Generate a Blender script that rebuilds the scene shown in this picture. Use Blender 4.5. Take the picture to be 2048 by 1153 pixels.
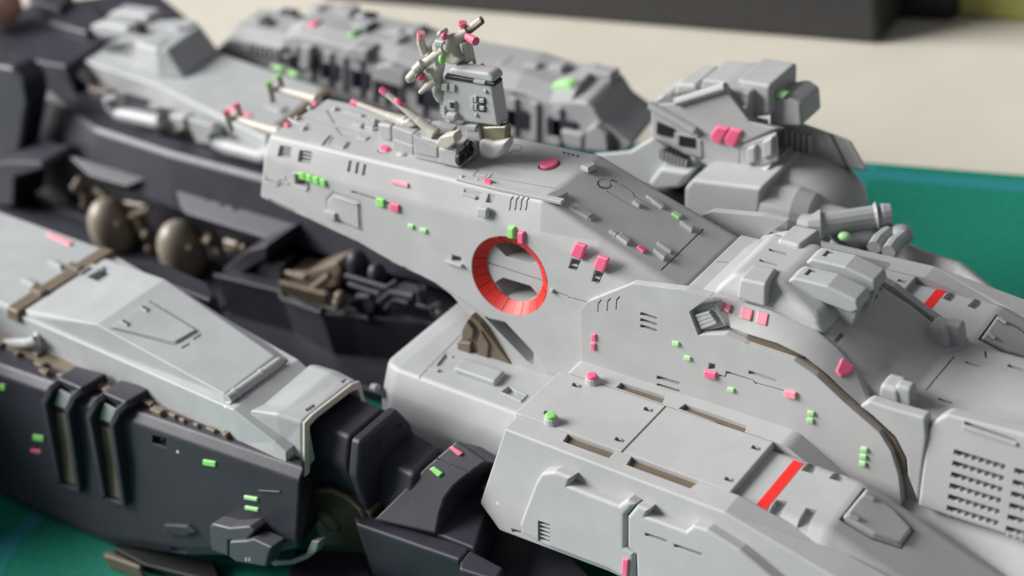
import bpy, bmesh, math, random
import numpy as np
from mathutils import Vector, Matrix

random.seed(7)
for o in list(bpy.data.objects):
    bpy.data.objects.remove(o, do_unlink=True)
SC = bpy.context.scene
COL = SC.collection

# ------------------------------------------------------------------ camera
# All lengths below are written in centimetres of the real scale model; CM turns them into metres.
# Model frame: x runs along the ship (towards its stern), y across it, z up.
CM = 0.01
MID = 0.9            # centre plane of the ship
TABLE = -4.2         # height of the table under it
OFF = np.array([0.0, -MID, -TABLE])
FPX = 2708.0
PC = np.array([1024.0, 576.5])
def nrm(v):
    v = np.array(v, float); return v / np.linalg.norm(v)
eX = -nrm([-3399, -1006, FPX]); eY = nrm([2876, -2426, FPX])
eY = nrm(eY - eX * eX.dot(eY)); eZ = np.cross(eX, eY)
RM = np.array([eX, eY, eZ])
def ray(p): return RM @ nrm([p[0] - PC[0], p[1] - PC[1], FPX])
CAM = -ray((1020, 553)) * 18.0
cam_d = bpy.data.cameras.new("camera")
cam = bpy.data.objects.new("camera", cam_d); COL.objects.link(cam)
right, up, back = RM[:, 0], -RM[:, 1], -RM[:, 2]
loc = (CAM + OFF) * CM
cam.matrix_world = Matrix(((right[0], up[0], back[0], loc[0]), (right[1], up[1], back[1], loc[1]),
                           (right[2], up[2], back[2], loc[2]), (0, 0, 0, 1)))
cam_d.sensor_width = 36.0
cam_d.lens = FPX / 2048 * 36.0
cam_d.clip_start = 0.005; cam_d.clip_end = 20
cam_d.dof.use_dof = True
cam_d.dof.focus_distance = 0.166
cam_d.dof.aperture_fstop = 20
SC.camera = cam

# ------------------------------------------------------------------ light
w = bpy.data.worlds.new("World"); SC.world = w; w.use_nodes = True
bg = w.node_tree.nodes["Background"]
bg.inputs[0].default_value = (0.92, 0.92, 1.0, 1); bg.inputs[1].default_value = 0.20
def area(name, toward, dist, size, power, color, size_y=None):
    l = bpy.data.lights.new(name, 'AREA'); l.shape = 'RECTANGLE'; l.size = size; l.size_y = size_y or size
    l.energy = power; l.color = color
    o = bpy.data.objects.new(name, l); COL.objects.link(o)
    d = Vector(nrm(toward)); tgt = Vector((0, 0, 0.03))
    o.location = tgt + d * dist
    o.rotation_euler = d.to_track_quat('Z', 'Y').to_euler()
    return o
area("window_light", (-0.78, -0.36, 0.52), 2.2, 1.3, 108.0, (1.0, 0.99, 0.97), 1.1)
SC.view_settings.view_transform = 'Standard'; SC.view_settings.look = 'None'
SC.view_settings.exposure = 0.0; SC.view_settings.gamma = 1.0
SC.render.engine = 'CYCLES'
SC.cycles.use_denoising = True
SC.cycles.max_bounces = 6

# ------------------------------------------------------------------ materials
MATS = {}
def mat(name, col, rough=0.5, spec=0.4, sss=0.0, bev=0.012, noise=0.03, nscale=900, bump=0.02, dust=0.0, wear=0.0, edge=None):
    m = bpy.data.materials.new(name); m.use_nodes = True; nt = m.node_tree; N = nt.nodes; L = nt.links
    b = N["Principled BSDF"]; b.inputs["Roughness"].default_value = rough
    b.inputs["Specular IOR Level"].default_value = spec
    tc = N.new("ShaderNodeTexCoord")
    n1 = N.new("ShaderNodeTexNoise"); n1.inputs["Scale"].default_value = nscale * 0.25; n1.inputs["Detail"].default_value = 5
    L.new(tc.outputs["Object"], n1.inputs["Vector"])
    mp = N.new("ShaderNodeMapRange"); mp.inputs[1].default_value = 0.3; mp.inputs[2].default_value = 0.7
    mp.inputs[3].default_value = 1 - noise; mp.inputs[4].default_value = 1 + noise
    L.new(n1.outputs["Fac"], mp.inputs[0])
    mul = N.new("ShaderNodeVectorMath"); mul.operation = 'SCALE'; mul.inputs[0].default_value = col
    L.new(mp.outputs[0], mul.inputs["Scale"])
    out = mul.outputs[0]
    if wear:      # slightly different tone in large soft patches, as moulded plastic has
        n3 = N.new("ShaderNodeTexNoise"); n3.inputs["Scale"].default_value = 45; n3.inputs["Detail"].default_value = 3
        L.new(tc.outputs["Object"], n3.inputs["Vector"])
        m3 = N.new("ShaderNodeMapRange"); m3.inputs[1].default_value = 0.35; m3.inputs[2].default_value = 0.65
        m3.inputs[3].default_value = 1 - wear; m3.inputs[4].default_value = 1 + wear
        L.new(n3.outputs["Fac"], m3.inputs[0])
        s3 = N.new("ShaderNodeVectorMath"); s3.operation = 'SCALE'
        L.new(out, s3.inputs[0]); L.new(m3.outputs[0], s3.inputs["Scale"]); out = s3.outputs[0]
    if dust:
        vo = N.new("ShaderNodeTexVoronoi"); vo.inputs["Scale"].default_value = 210
        L.new(tc.outputs["Object"], vo.inputs["Vector"])
        sp = N.new("ShaderNodeSeparateColor"); L.new(vo.outputs["Color"], sp.inputs[0])
        lt = N.new("ShaderNodeMath"); lt.operation = 'LESS_THAN'; lt.inputs[1].default_value = 0.05
        L.new(vo.outputs["Distance"], lt.inputs[0])
        gt = N.new("ShaderNodeMath"); gt.operation = 'GREATER_THAN'; gt.inputs[1].default_value = 1 - dust
        L.new(sp.outputs[0], gt.inputs[0])
        mm = N.new("ShaderNodeMath"); mm.operation = 'MULTIPLY'; L.new(lt.outputs[0], mm.inputs[0]); L.new(gt.outputs[0], mm.inputs[1])
        mx = N.new("ShaderNodeMix"); mx.data_type = 'RGBA'
        L.new(mm.outputs[0], mx.inputs[0]); L.new(out, mx.inputs[6]); mx.inputs[7].default_value = (0.78, 0.78, 0.76, 1)
        out = mx.outputs[2]
    if edge:      # paint rubbed thin on the moulded edges
        be = N.new("ShaderNodeBevel"); be.samples = 4; be.inputs["Radius"].default_value = 0.02 * CM
        ge = N.new("ShaderNodeNewGeometry"); dp = N.new("ShaderNodeVectorMath"); dp.operation = 'DOT_PRODUCT'
        L.new(be.outputs[0], dp.inputs[0]); L.new(ge.outputs["Normal"], dp.inputs[1])
        me_ = N.new("ShaderNodeMapRange"); me_.inputs[1].default_value = 0.995; me_.inputs[2].default_value = 0.86
        L.new(dp.outputs["Value"], me_.inputs[0])
        mq = N.new("ShaderNodeMath"); mq.operation = 'MULTIPLY'; L.new(me_.outputs[0], mq.inputs[0]); L.new(n1.outputs["Fac"], mq.inputs[1])
        mxe = N.new("ShaderNodeMix"); mxe.data_type = 'RGBA'; L.new(mq.outputs[0], mxe.inputs[0]); L.new(out, mxe.inputs[6]); mxe.inputs[7].default_value = edge + (1,)
        out = mxe.outputs[2]
    L.new(out, b.inputs["Base Color"])
    if sss:
        b.inputs["Subsurface Weight"].default_value = sss
        b.inputs["Subsurface Radius"].default_value = (1.0, 0.85, 0.7)
        b.inputs["Subsurface Scale"].default_value = 0.0006
    # rounded edges + fine grain
    nrmout = None
    if bev:
        bv = N.new("ShaderNodeBevel"); bv.samples = 4; bv.inputs["Radius"].default_value = bev * CM
        nrmout = bv.outputs[0]
    if bump:
        n2 = N.new("ShaderNodeTexNoise"); n2.inputs["Scale"].default_value = nscale * 2.2; n2.inputs["Detail"].default_value = 3
        L.new(tc.outputs["Object"], n2.inputs["Vector"])
        bp = N.new("ShaderNodeBump"); bp.inputs["Strength"].default_value = bump; bp.inputs["Distance"].default_value = 0.0002
        L.new(n2.outputs["Fac"], bp.inputs["Height"])
        if nrmout: L.new(nrmout, bp.inputs["Normal"])
        nrmout = bp.outputs[0]
        rr = N.new("ShaderNodeMapRange"); rr.inputs[3].default_value = rough - 0.05; rr.inputs[4].default_value = rough + 0.07
        L.new(n1.outputs["Fac"], rr.inputs[0]); L.new(rr.outputs[0], b.inputs["Roughness"])
    if nrmout: L.new(nrmout, b.inputs["Normal"])
    MATS[name] = m
    return m
GREY = mat("grey_plastic", (0.430, 0.430, 0.432), 0.50, 0.40, dust=0.09, wear=0.045, noise=0.045, bump=0.06)
PALE = mat("pale_grey_plastic", (0.405, 0.420, 0.425), 0.46, 0.42, dust=0.08, wear=0.045, noise=0.045, bump=0.06)
CREAM = mat("cream_plastic", (0.52, 0.485, 0.43), 0.5, 0.4, wear=0.04)
DARK = mat("charcoal_plastic", (0.030, 0.0285, 0.041), 0.45, 0.34, dust=0.05, bump=0.06, noise=0.10, edge=(0.20, 0.19, 0.215))
BROWN = mat("brown_plastic", (0.155, 0.118, 0.082), 0.45, 0.45, noise=0.08, bump=0.06)
TANK = mat("olive_brown_plastic", (0.29, 0.25, 0.195), 0.38, 0.45, noise=0.06)
PINK = mat("pink_paint", (0.82, 0.125, 0.25), 0.42, 0.4, bev=0.008, noise=0.10, bump=0.05, edge=(0.85, 0.62, 0.66))
PINKL = mat("thin_pink_paint", (0.86, 0.30, 0.37), 0.42, 0.4, bev=0.008, noise=0.12, bump=0.05)
GREEN = mat("green_paint", (0.26, 0.70, 0.17), 0.42, 0.4, bev=0.008, noise=0.10, bump=0.05, edge=(0.60, 0.85, 0.52))
GREENL = mat("thin_green_paint", (0.40, 0.74, 0.33), 0.42, 0.4, bev=0.008, noise=0.12, bump=0.05)
RED = mat("red_paint", (0.56, 0.022, 0.014), 0.42, 0.35, bev=0.006, noise=0.06, bump=0.03)
REDD = mat("red_decal", (0.80, 0.028, 0.026), 0.5, 0.3, bev=0, noise=0.03, bump=0)
INK = mat("black_wash", (0.02, 0.02, 0.022), 0.5, 0.3, bev=0, noise=0.05, bump=0)
MIDG = mat("mid_grey_plastic", (0.35, 0.35, 0.358), 0.5, 0.4, wear=0.05)
CLEAR = mat("amber_glue", (0.17, 0.15, 0.09), 0.18, 0.5, noise=0.2, bump=0.1)
DBOX = mat("dark_box_board", (0.042, 0.040, 0.040), 0.6, 0.3, bev=0, noise=0.08, bump=0)
BLACK = mat("black_plastic", (0.010, 0.010, 0.010), 0.5, 0.3, bev=0, noise=0.05, bump=0)
SKIN = mat("peach_plastic", (0.62, 0.36, 0.25), 0.5, 0.4, bev=0, noise=0.05, bump=0)

# ------------------------------------------------------------------ geometry helpers
CR = dict(c1=(0,0,.3418),c2=(450,0,.3418),c3=(1100,100,.3418),c4=(0,300,.3418),c5=(480,230,.3418),c6=(900,330,.3418),
 c7=(1348,400,.3418),c8=(0,560,.3418),d1=(400,560,.3418),d2=(900,560,.3418),d3=(1348,700,.3418),d4=(0,759,.3418),
 d5=(550,759,.3418),d6=(1000,759,.3418),d7=(1500,759,.34165),d8=(1348,0,.3418),e1=(0,0,.20508),e2=(420,20,.25391),
 e3=(780,20,.15625),e4=(720,160,.16602),e5=(940,100,.25391),e6=(1280,140,.23438),e7=(1360,400,.24414),e8=(1560,400,.23828),o=(0,0,1))
def px(c, x, y):
    a, b, s = CR[c]; return (a + s * x, b + s * y)
class Pl:
    """A real surface of the model (point, outward normal): measurements taken on it become points of the model."""
    def __init__(s, P, N): s.P = np.array(P, float); s.N = nrm(N)
    def at(s, c, x, y):
        r = ray(px(c, x, y)); t = (s.P - CAM).dot(s.N) / r.dot(s.N); return CAM + r * t
    def pts(s, c, L): return [s.at(*(q if isinstance(q[0], str) else (c,) + tuple(q))) for q in L]
    def off(s, d): return Pl(s.P + s.N * d, s.N)
def ZP(z): return Pl((0, 0, z), (0, 0, 1))
def YP(y): return Pl((0, y, 0), (0, -1, 0))
def XP(x, s=-1): return Pl((x, 0, 0), (s, 0, 0))
def SP(y, z, tilt):
    t = math.radians(tilt); return Pl((0, y, z), (0, -math.cos(t), math.sin(t)))
def P3(a, b, c):
    a, b, c = map(np.array, (a, b, c)); n = np.cross(b - a, c - a)
    if n.dot(CAM - a) < 0: n = -n
    return Pl(a, n)
def V(x, y, z): return np.array([x, y, z], float)
def mir(p): return np.array([p[0], 2 * MID - p[1], p[2]])

def bevel(bm, w, seg=3, ang=22, flt=None):
    es = []
    for e in bm.edges:
        if len(e.link_faces) == 2 and e.calc_face_angle(0) > math.radians(ang):
            if flt is None or flt(np.array((e.verts[0].co + e.verts[1].co) / 2), np.array(e.verts[1].co - e.verts[0].co)):
                es.append(e)
    if es and w > 0:
        bmesh.ops.bevel(bm, geom=es, offset=w, offset_type='OFFSET', segments=seg, profile=0.5, affect='EDGES', clamp_overlap=True)
def newbm(): return bmesh.new()
def fin(bm):
    bmesh.ops.remove_doubles(bm, verts=bm.verts, dist=1e-5)
    bmesh.ops.recalc_face_normals(bm, faces=bm.faces)
    return bm
def add_loft(bm, rings, caps=True, closed=True):
    R = [[bm.verts.new(tuple(p)) for p in r] for r in rings]
    n = len(R[0])
    for a, b in zip(R[:-1], R[1:]):
        for i in range(n if closed else n - 1):
            j = (i + 1) % n
            bm.faces.new((a[i], a[j], b[j], b[i]))
    if caps and closed:
        bm.faces.new(R[0][::-1]); bm.faces.new(R[-1])
    return bm
def loft(rings, bev=0.0, seg=3, caps=True, flt=None, ang=22):
    bm = add_loft(newbm(), rings, caps); fin(bm); bevel(bm, bev, seg, ang, flt); return bm
def prism(pts, vec, bev=0.0, seg=3, flt=None, ang=22, taper=None):
    pts = [np.array(p) for p in pts]; vec = np.array(vec, float)
    top = [p + vec for p in pts]
    if taper is not None:
        c = sum(top) / len(top); top = [c + (p - c) * taper for p in top]
    return loft([pts, top], bev, seg, True, flt, ang)
def boxm(c, s, bev=0.0, seg=3, rot=None, bm=None):
    """axis box: centre, full size"""
    c = np.array(c, float); h = np.array(s, float) / 2
    R = np.eye(3) if rot is None else rot
    q = [c + R @ (h * np.array(k)) for k in ((-1,-1,-1),(1,-1,-1),(1,1,-1),(-1,1,-1))]
    t = [c + R @ (h * np.array(k)) for k in ((-1,-1,1),(1,-1,1),(1,1,1),(-1,1,1))]
    b = loft([q, t], bev, seg)
    return b
def frame(d):
    d = nrm(d); a = np.array([0, 0, 1.0]) if abs(d[2]) < 0.9 else np.array([1.0, 0, 0])
    u = nrm(np.cross(a, d)); v = np.cross(d, u); return u, v, d
def tube(path, r, n=10, caps=True, bm=None, rr=None):
    path = [np.array(p, float) for p in path]
    rings = []
    u0 = None
    for i, p in enumerate(path):
        d = nrm(path[min(i + 1, len(path) - 1)] - path[max(i - 1, 0)])
        if u0 is None: u, v, _ = frame(d)
        else:
            u = nrm(u0 - d * u0.dot(d)); v = np.cross(d, u)
        u0 = u
        ri = r if rr is None else rr[i]
        rings.append([p + (u * math.cos(2 * math.pi * k / n) + v * math.sin(2 * math.pi * k / n)) * ri for k in range(n)])
    return add_loft(bm or newbm(), rings, caps)
def lathe(p0, axis, prof, n=20):
    """prof: list of (distance along axis, radius)"""
    u, v, d = frame(axis); p0 = np.array(p0, float)
    rings = [[p0 + d * t + (u * math.cos(2 * math.pi * k / n) + v * math.sin(2 * math.pi * k / n)) * max(r, 1e-3) for k in range(n)] for t, r in prof]
    return add_loft(newbm(), rings, True)
def ellip(c, rad, n=24, rot=None):
    bm = newbm(); bmesh.ops.create_uvsphere(bm, u_segments=n, v_segments=n // 2, radius=1.0)
    R = np.eye(3) if rot is None else rot
    for v in bm.verts: v.co = Vector(np.array(c) + R @ (np.array(v.co) * np.array(rad)))
    return bm
def strip(pl, P, wdt):
    """outline polygon of a polyline of constant width lying on the plane"""
    L, Rr = [], []
    for i, p in enumerate(P):
        d = nrm(P[min(i + 1, len(P) - 1)] - P[max(i - 1, 0)]); s = np.cross(pl.N, d)
        k = 1.0
        if 0 < i < len(P) - 1:
            d1 = nrm(P[i] - P[i - 1]); k = 1 / max(0.5, abs(d1.dot(d)))
        L.append(p + s * wdt / 2 * k); Rr.append(p - s * wdt / 2 * k)
    return L + Rr[::-1]

SHIP = None
def put(name, bm, m, parent=None, label=None, smooth=False, origin=None):
    me = bpy.data.meshes.new(name)
    bmesh.ops.recalc_face_normals(bm, faces=bm.faces)
    base = OFF.copy()
    for v in bm.verts: v.co = (v.co + Vector(base)) * CM
    if smooth:
        for f in bm.faces: f.smooth = True
    bm.to_mesh(me); bm.free()
    if smooth == "auto": me.set_sharp_from_angle(angle=math.radians(28))
    me.materials.append(m)
    o = bpy.data.objects.new(name, me); COL.objects.link(o)
    if parent is not None: o.parent = parent
    if label: o["label"] = label
    return o
CUTS = {}
def cut_raw(host, bm, stage=0): CUTS.setdefault((stage, host.name), (host, []))[1].append(bm)
def cut(host, pl, c, pts, depth, outw=0.05, stage=0):
    P = pl.pts(c, pts)
    cut_raw(host, prism([p + pl.N * outw for p in P], -pl.N * (depth + outw)), stage)
def groove(host, pl, c, pts, w=0.018, depth=0.03):
    P = strip(pl, pl.pts(c, pts), w)
    cut_raw(host, prism([p + pl.N * 0.03 for p in P], -pl.N * (depth + 0.03)))
def bump(host, pl, c, pts, h, m, name, sink=0.02, bev=0.012, taper=None, label=None, seg=2):
    P = pl.pts(c, pts)
    if m in (PINK, PINKL, GREEN, GREENL): h *= .6; bev = max(bev, .014)
    return put(name, prism([p - pl.N * sink for p in P], pl.N * (h + sink), bev, seg, taper=taper), m, host, label)
def ridge(host, pl, c, pts, w, h, m, name, bev=0.006):
    P = strip(pl, pl.pts(c, pts), w)
    return put(name, prism([p - pl.N * 0.02 for p in P], pl.N * (h + 0.02), bev, 1), m, host)
def Q(cx, cy, w, h, su=0.28, sv=0.0):
    a = np.array([w / 2, su * w / 2]); b = np.array([sv * h / 2, h / 2]); c = np.array([cx, cy])
    return [tuple(c - a - b), tuple(c + a - b), tuple(c + a + b), tuple(c - a + b)]
def disc(pl, c, x, y, r, n=20):
    p = pl.at(c, x, y); u, v, d = frame(pl.N)
    return [p + (u * math.cos(2 * math.pi * k / n) + v * math.sin(2 * math.pi * k / n)) * r for k in range(n)]
def apply_cuts(stage=0):
    jobs = []
    for key, (host, bms) in CUTS.items():
        if key[0] != stage: continue
        cb = newbm()
        for b in bms:
            bmesh.ops.recalc_face_normals(b, faces=b.faces)
            me = bpy.data.meshes.new("tmp"); b.to_mesh(me); b.free(); cb.from_mesh(me); bpy.data.meshes.remove(me)
        for v in cb.verts: v.co = (v.co + Vector(OFF)) * CM
        me = bpy.data.meshes.new("cutter"); cb.to_mesh(me); cb.free()
        co = bpy.data.objects.new("cutter", me); COL.objects.link(co)
        md = host.modifiers.new("cut", 'BOOLEAN'); md.operation = 'DIFFERENCE'; md.solver = 'EXACT'; md.object = co
        md.use_self = True
        jobs.append((host, co))
    bpy.context.view_layer.update()
    dg = bpy.context.evaluated_depsgraph_get()
    for host, co in jobs:
        me = bpy.data.meshes.new_from_object(host.evaluated_get(dg), depsgraph=dg)
        host.modifiers.clear(); host.data = me
    for host, co in jobs: bpy.data.objects.remove(co, do_unlink=True)

# ------------------------------------------------------------------ table, mat, background
TZ = TABLE - 0.22
def tagk(o, label=None, cat=None, kind=None, group=None):
    if label: o["label"] = label
    if cat: o["category"] = cat
    if kind: o["kind"] = kind
    if group: o["group"] = group
    return o
TABM = mat("cream_table_top", (0.60, 0.565, 0.485), 0.42, 0.35, bev=0, noise=0.03, nscale=120, bump=0.01, wear=0.03)
tb = put("table", prism([V(-160, -90, TZ), V(140, -90, TZ), V(140, 170, TZ), V(-160, 170, TZ)], (0, 0, -2.5)), TABM)
tagk(tb, "cream table top under the cutting mat", None, "structure")
# cutting mat: its far edge runs past the stern of the ship
zt = ZP(TABLE)
e0, e1 = zt.at('o', 1740, 325), zt.at('o', 2048, 350)
mu = nrm(e1 - e0); mv = nrm(np.cross(V(0, 0, 1), mu))          # mv points away from the camera
if mv.dot(e0 - CAM) < 0: mv = -mv
mo = e0 + mu * 26
corners = [mo, mo - mu * 60, mo - mu * 60 - mv * 45, mo - mv * 45]
mb = prism([p - V(0, 0, 0.2) for p in corners], (0, 0, 0.2), 0.03, 2)
def mat_material():
    m = bpy.data.materials.new("cutting_mat_print"); m.use_nodes = True; nt = m.node_tree; N = nt.nodes; L = nt.links
    b = N["Principled BSDF"]; b.inputs["Roughness"].default_value = 0.55; b.inputs["Specular IOR Level"].default_value = 0.3
    tc = N.new("ShaderNodeTexCoord")
    def dot(n, d):      # signed distance in cm to a printed line
        v = N.new("ShaderNodeVectorMath"); v.operation = 'DOT_PRODUCT'; v.inputs[1].default_value = tuple(n)
        L.new(tc.outputs["Object"], v.inputs[0])
        s = N.new("ShaderNodeMath"); s.operation = 'MULTIPLY_ADD'; s.inputs[1].default_value = 100; s.inputs[2].default_value = -d
        L.new(v.outputs["Value"], s.inputs[0]); return s.outputs[0]
    def band(x, wd):
        a = N.new("ShaderNodeMath"); a.operation = 'ABSOLUTE'; L.new(x, a.inputs[0])
        c = N.new("ShaderNodeMath"); c.operation = 'LESS_THAN'; c.inputs[1].default_value = wd / 2; L.new(a.outputs[0], c.inputs[0]); return c.outputs[0]
    def per(x, p):
        a = N.new("ShaderNodeMath"); a.operation = 'PINGPONG'; a.inputs[1].default_value = p / 2; L.new(x, a.inputs[0]); return a.outputs[0]
    def mx(a, c):
        q = N.new("ShaderNodeMath"); q.operation = 'MAXIMUM'; L.new(a, q.inputs[0]); L.new(c, q.inputs[1]); return q.outputs[0]
    b1 = zt.at('o', 1880, 360) + OFF; c1 = zt.at('o', 1711, 375) + OFF
    g0, g1 = zt.at('o', 55, 1050) + OFF, zt.at('o', 7, 1128) + OFF
    gn = nrm(np.cross(V(0, 0, 1), g1 - g0))
    m1 = band(dot(mv, b1.dot(mv)), 0.36); m2 = band(per(dot(mu, c1.dot(mu)), 10.0), 0.36); m3 = band(dot(gn, g0.dot(gn)), 0.12)
    m4 = band(per(dot(mv, b1.dot(mv)), 10.0), 0.10)
    msk = mx(mx(m1, m2), mx(m3, m4))
    wv = N.new("ShaderNodeTexNoise"); wv.inputs["Scale"].default_value = 900; wv.inputs["Detail"].default_value = 3
    L.new(tc.outputs["Object"], wv.inputs["Vector"])
    rp = N.new("ShaderNodeValToRGB"); L.new(wv.outputs["Fac"], rp.inputs[0])
    rp.color_ramp.elements[0].position = 0.3; rp.color_ramp.elements[0].color = (0.006, 0.165, 0.110, 1)
    rp.color_ramp.elements[1].position = 0.7; rp.color_ramp.elements[1].color = (0.010, 0.215, 0.148, 1)
    mix = N.new("ShaderNodeMix"); mix.data_type = 'RGBA'; L.new(msk, mix.inputs[0]); L.new(rp.outputs[0], mix.inputs[6])
    mix.inputs[7].default_value = (0.022, 0.215, 0.225, 1)
    L.new(mix.outputs[2], b.inputs["Base Color"])
    return m
cm_ = put("cutting_mat", mb, mat_material())
tagk(cm_, "green cutting mat with blue printed lines under the model ship", "cutting mat")
# dark box standing on the table behind the ship
zb = ZP(TZ)
q0, q1 = zb.at('o', 1757, 91), zb.at('o', 690, 4)
bu = nrm(q1 - q0); bw = nrm(np.cross(V(0, 0, 1), bu)); bw = bw if bw.dot(q0 - CAM) > 0 else -bw
o = put("storage_box", prism([q0, q1 + bu * 1.0, q1 + bu * 1.0 + bw * 9, q0 + bw * 9], (0, 0, 9), 0.15, 3), DBOX)
tagk(o, "large dark grey box standing on the table behind the ship", "box")
lid = prism([q0 - bu * .06 - bw * .06 + V(0, 0, 2.2), q0 + bu * .02 - bw * .06 + V(0, 0, 2.2), q0 + bu * .02 + bw * .1 + V(0, 0, 2.2), q0 - bu * .06 + bw * .1 + V(0, 0, 2.2)], (0, 0, 6.5))
put("corner_strip", lid, BLACK, o)
# black case and olive book further back at the right
OLIVE = mat("olive_cover", (0.34, 0.33, 0.10), 0.6, 0.3, bev=0, noise=0.05, bump=0)
r0, r1 = zb.at('o', 1786, 40), zb.at('o', 1908, 46)
ru = nrm(r1 - r0); rw = nrm(np.cross(V(0, 0, 1), ru)); rw = rw if rw.dot(r0 - CAM) > 0 else -rw
o = put("black_case", prism([r0, r1, r1 + rw * 6, r0 + rw * 6], (0, 0, 5), 0.2, 3), BLACK)
tagk(o, "small black case behind the right end of the grey box", "case")
r2, r3 = zb.at('o', 1914, 34), zb.at('o', 2130, 52)
o = put("olive_book", prism([r2, r3, r3 + rw * 8, r2 + rw * 8], (0, 0, 3), 0.1, 2), OLIVE)
tagk(o, "olive yellow book at the upper right corner of the picture", "book")
# ------------------------------------------------------------------ the ship
SHIP = bpy.data.objects.new("model_spaceship", None); COL.objects.link(SHIP)
SHIP["label"] = "grey and charcoal plastic scale model spaceship with red ring and pink and green lights"
SHIP["category"] = "model spaceship"
SHIP.empty_display_size = 0.02
ZT = 1.15
S0 = SP(0, 0, 8); TOP = ZP(ZT)
def t_y(z): return S0.P[1] + z * math.tan(math.radians(8))     # y of the tower's near side at height z
kx = TOP.at('o', 1087, 399)[0]; ty = 0.27
zend = 0.324; xend = 2.62
def ztop(x): return ZT if x <= kx else ZT + (x - kx) * (zend - ZT) / (xend - kx)
def zbev(x): return 0.73 if x <= kx else 0.73 + (x - kx) * (0.10 - 0.73) / (xend - kx)
bot = S0.pts('o', [(516, 389), (719, 489), (781, 526), (873, 572), (925, 604), (978, 641), (1010, 648), (1063, 705), (1090, 748), (1160, 800)])
bot[0] = S0.at('o', 519, 396)
st_x = [None, -2.9, -2.2, -1.3, -0.75, -0.2, 0.15, kx, 1.5, xend]
rings = []
for i, b in enumerate(bot):
    if i == 0:
        bv = S0.at('o', 527, 313); tp = TOP.at('o', 537, 271); tp[1] = ty
    else:
        x = st_x[i]; zb_ = zbev(x); bv = V(x, t_y(zb_), zb_); tp = V(x, ty, ztop(x))
    low = b if i < len(bot) - 1 else V(xend, t_y(-1.35), -1.35)
    near = [low, bv, tp]
    rings.append(near + [mir(p) for p in near[::-1]])
TW = put("command_tower", loft(rings, 0.05, 4, ang=12), GREY, SHIP, "long grey command tower with red ring porthole in its side")
SLOPE = P3(V(kx, ty, ZT), V(kx, 1.5, ZT), V(xend, ty, zend))
BEV = P3(V(-3, t_y(.73), .73), V(-1, t_y(.73), .73), V(-3, ty, ZT))
# lower strut, set back under the side panel
S0b = S0.off(-0.13)
stp = S0b.pts('o', [(860, 562), (900, 592), (935, 629), (1000, 731), (1055, 799), (1115, 872), (1180, 880), (1150, 760), (1000, 600)])
STR = put("lower_strut", prism(stp, V(0, 1.5, 0), 0.05, 3), GREY, TW)
cut(STR, S0b, 'd2', [(200, 215), (320, 230), (490, 400), (490, 500), (455, 478), (285, 305)], .4, .05)
# ---- ring porthole
def ell_pts(pl, cx, cy, a, b, th, n=72):
    out = []
    for k in range(n):
        t = 2 * math.pi * k / n
        x = a * math.cos(t); y = b * math.sin(t)
        out.append(pl.at('c6', cx + x * math.cos(th) - y * math.sin(th), cy + x * math.sin(th) + y * math.cos(th)))
    return out
th = math.radians(50)
RD = 0.13
e_out = ell_pts(S0, 349, 650, 252, 196, th); e_in = ell_pts(S0.off(-RD), 378, 628, 192, 139, th)
def flat(v): return v - S0.N * v.dot(S0.N)
cb = add_loft(newbm(), [[p + flat(p - q) * 0.06 + S0.N * 0.03 for p, q in zip(e_out, e_in)], [p + flat(p - q) * 0.02 - S0.N * 0.03 for p, q in zip(e_out, e_in)],
    [q + flat(p - q) * 0.45 - S0.N * 0.02 for p, q in zip(e_out, e_in)]])
cut_raw(TW, cb)
RF = S0.off(-RD - 0.02)
cut(TW, RF, 'c6', [(262, 470), (330, 435), (470, 480), (530, 545), (512, 572), (480, 578), (330, 538)], 0.35, 0.02, 1)
cut(TW, RF, 'c6', [(262, 690), (310, 660), (470, 708), (520, 765), (450, 800), (330, 770)], 0.35, 0.02, 1)
_g = strip(RF, RF.pts('c6', [(225, 575), (545, 680)]), .02); cut_raw(TW, prism([p + RF.N * .015 for p in _g], -RF.N * .05), 1)
NT = 24
for k in range(NT):      # red segments lining the ring
    i0, i1 = k * 3, k * 3 + 3
    idx = [i % 72 for i in range(i0, i1 + 1)]
    g = 0.012
    def arc(E):
        P = [E[i].copy() for i in idx]
        P[0] = P[0] + (P[1] - P[0]) * 0.07; P[-1] = P[-1] + (P[-2] - P[-1]) * 0.07
        return P
    a, b = arc(e_out), arc(e_in)
    lift = random.uniform(-0.004, 0.004)
    cN = nrm(np.cross(a[1] - a[0], b[0] - a[0])); cN = cN if cN.dot(S0.N) > 0 else -cN
    bm = loft([[p + cN * lift, q + cN * lift, q - cN * 0.06, p - cN * 0.06] for p, q in zip(a, b)])
    put("ring_tile", bm, RED, TW, "red painted segment lining the round porthole" if k == 0 else None)
# ---- near side details
def slats(host, pl, c, quad, n, m=GREY, inset=0.03, name="slat"):
    """n bars across a recess"""
    A, B, C, D = [pl.off(-inset).at(c, *q) for q in quad]
    for k in range(n):
        f0, f1 = (k + 0.62) / (n + 0.3), (k + 1.0) / (n + 0.3)
        q = [A + (D - A) * f0, B + (C - B) * f0, B + (C - B) * f1, A + (D - A) * f1]
        put(name, prism(q, -pl.N * 0.05, 0.004, 1), m, host)
for quad in ([(236, 178), (306, 192), (296, 252), (226, 243)], [(352, 205), (426, 218), (414, 286), (342, 274)]):
    cut(TW, BEV, 'c5', quad, 0.09); 
    q = quad; sh = [(q[0][0] + 18, q[0][1] + 3), q[1], q[2], (q[3][0] + 18, q[3][1] + 3)]
    slats(TW, BEV, 'c5', sh, 3, inset=0.012)
for x, y in ((641, 302), (686, 311), (727, 323)):
    cut(TW, BEV, 'c5', [(x - 2, y - 34), (x + 14, y - 31), (x + 2, y + 35), (x - 14, y + 32)], 0.09)
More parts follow.
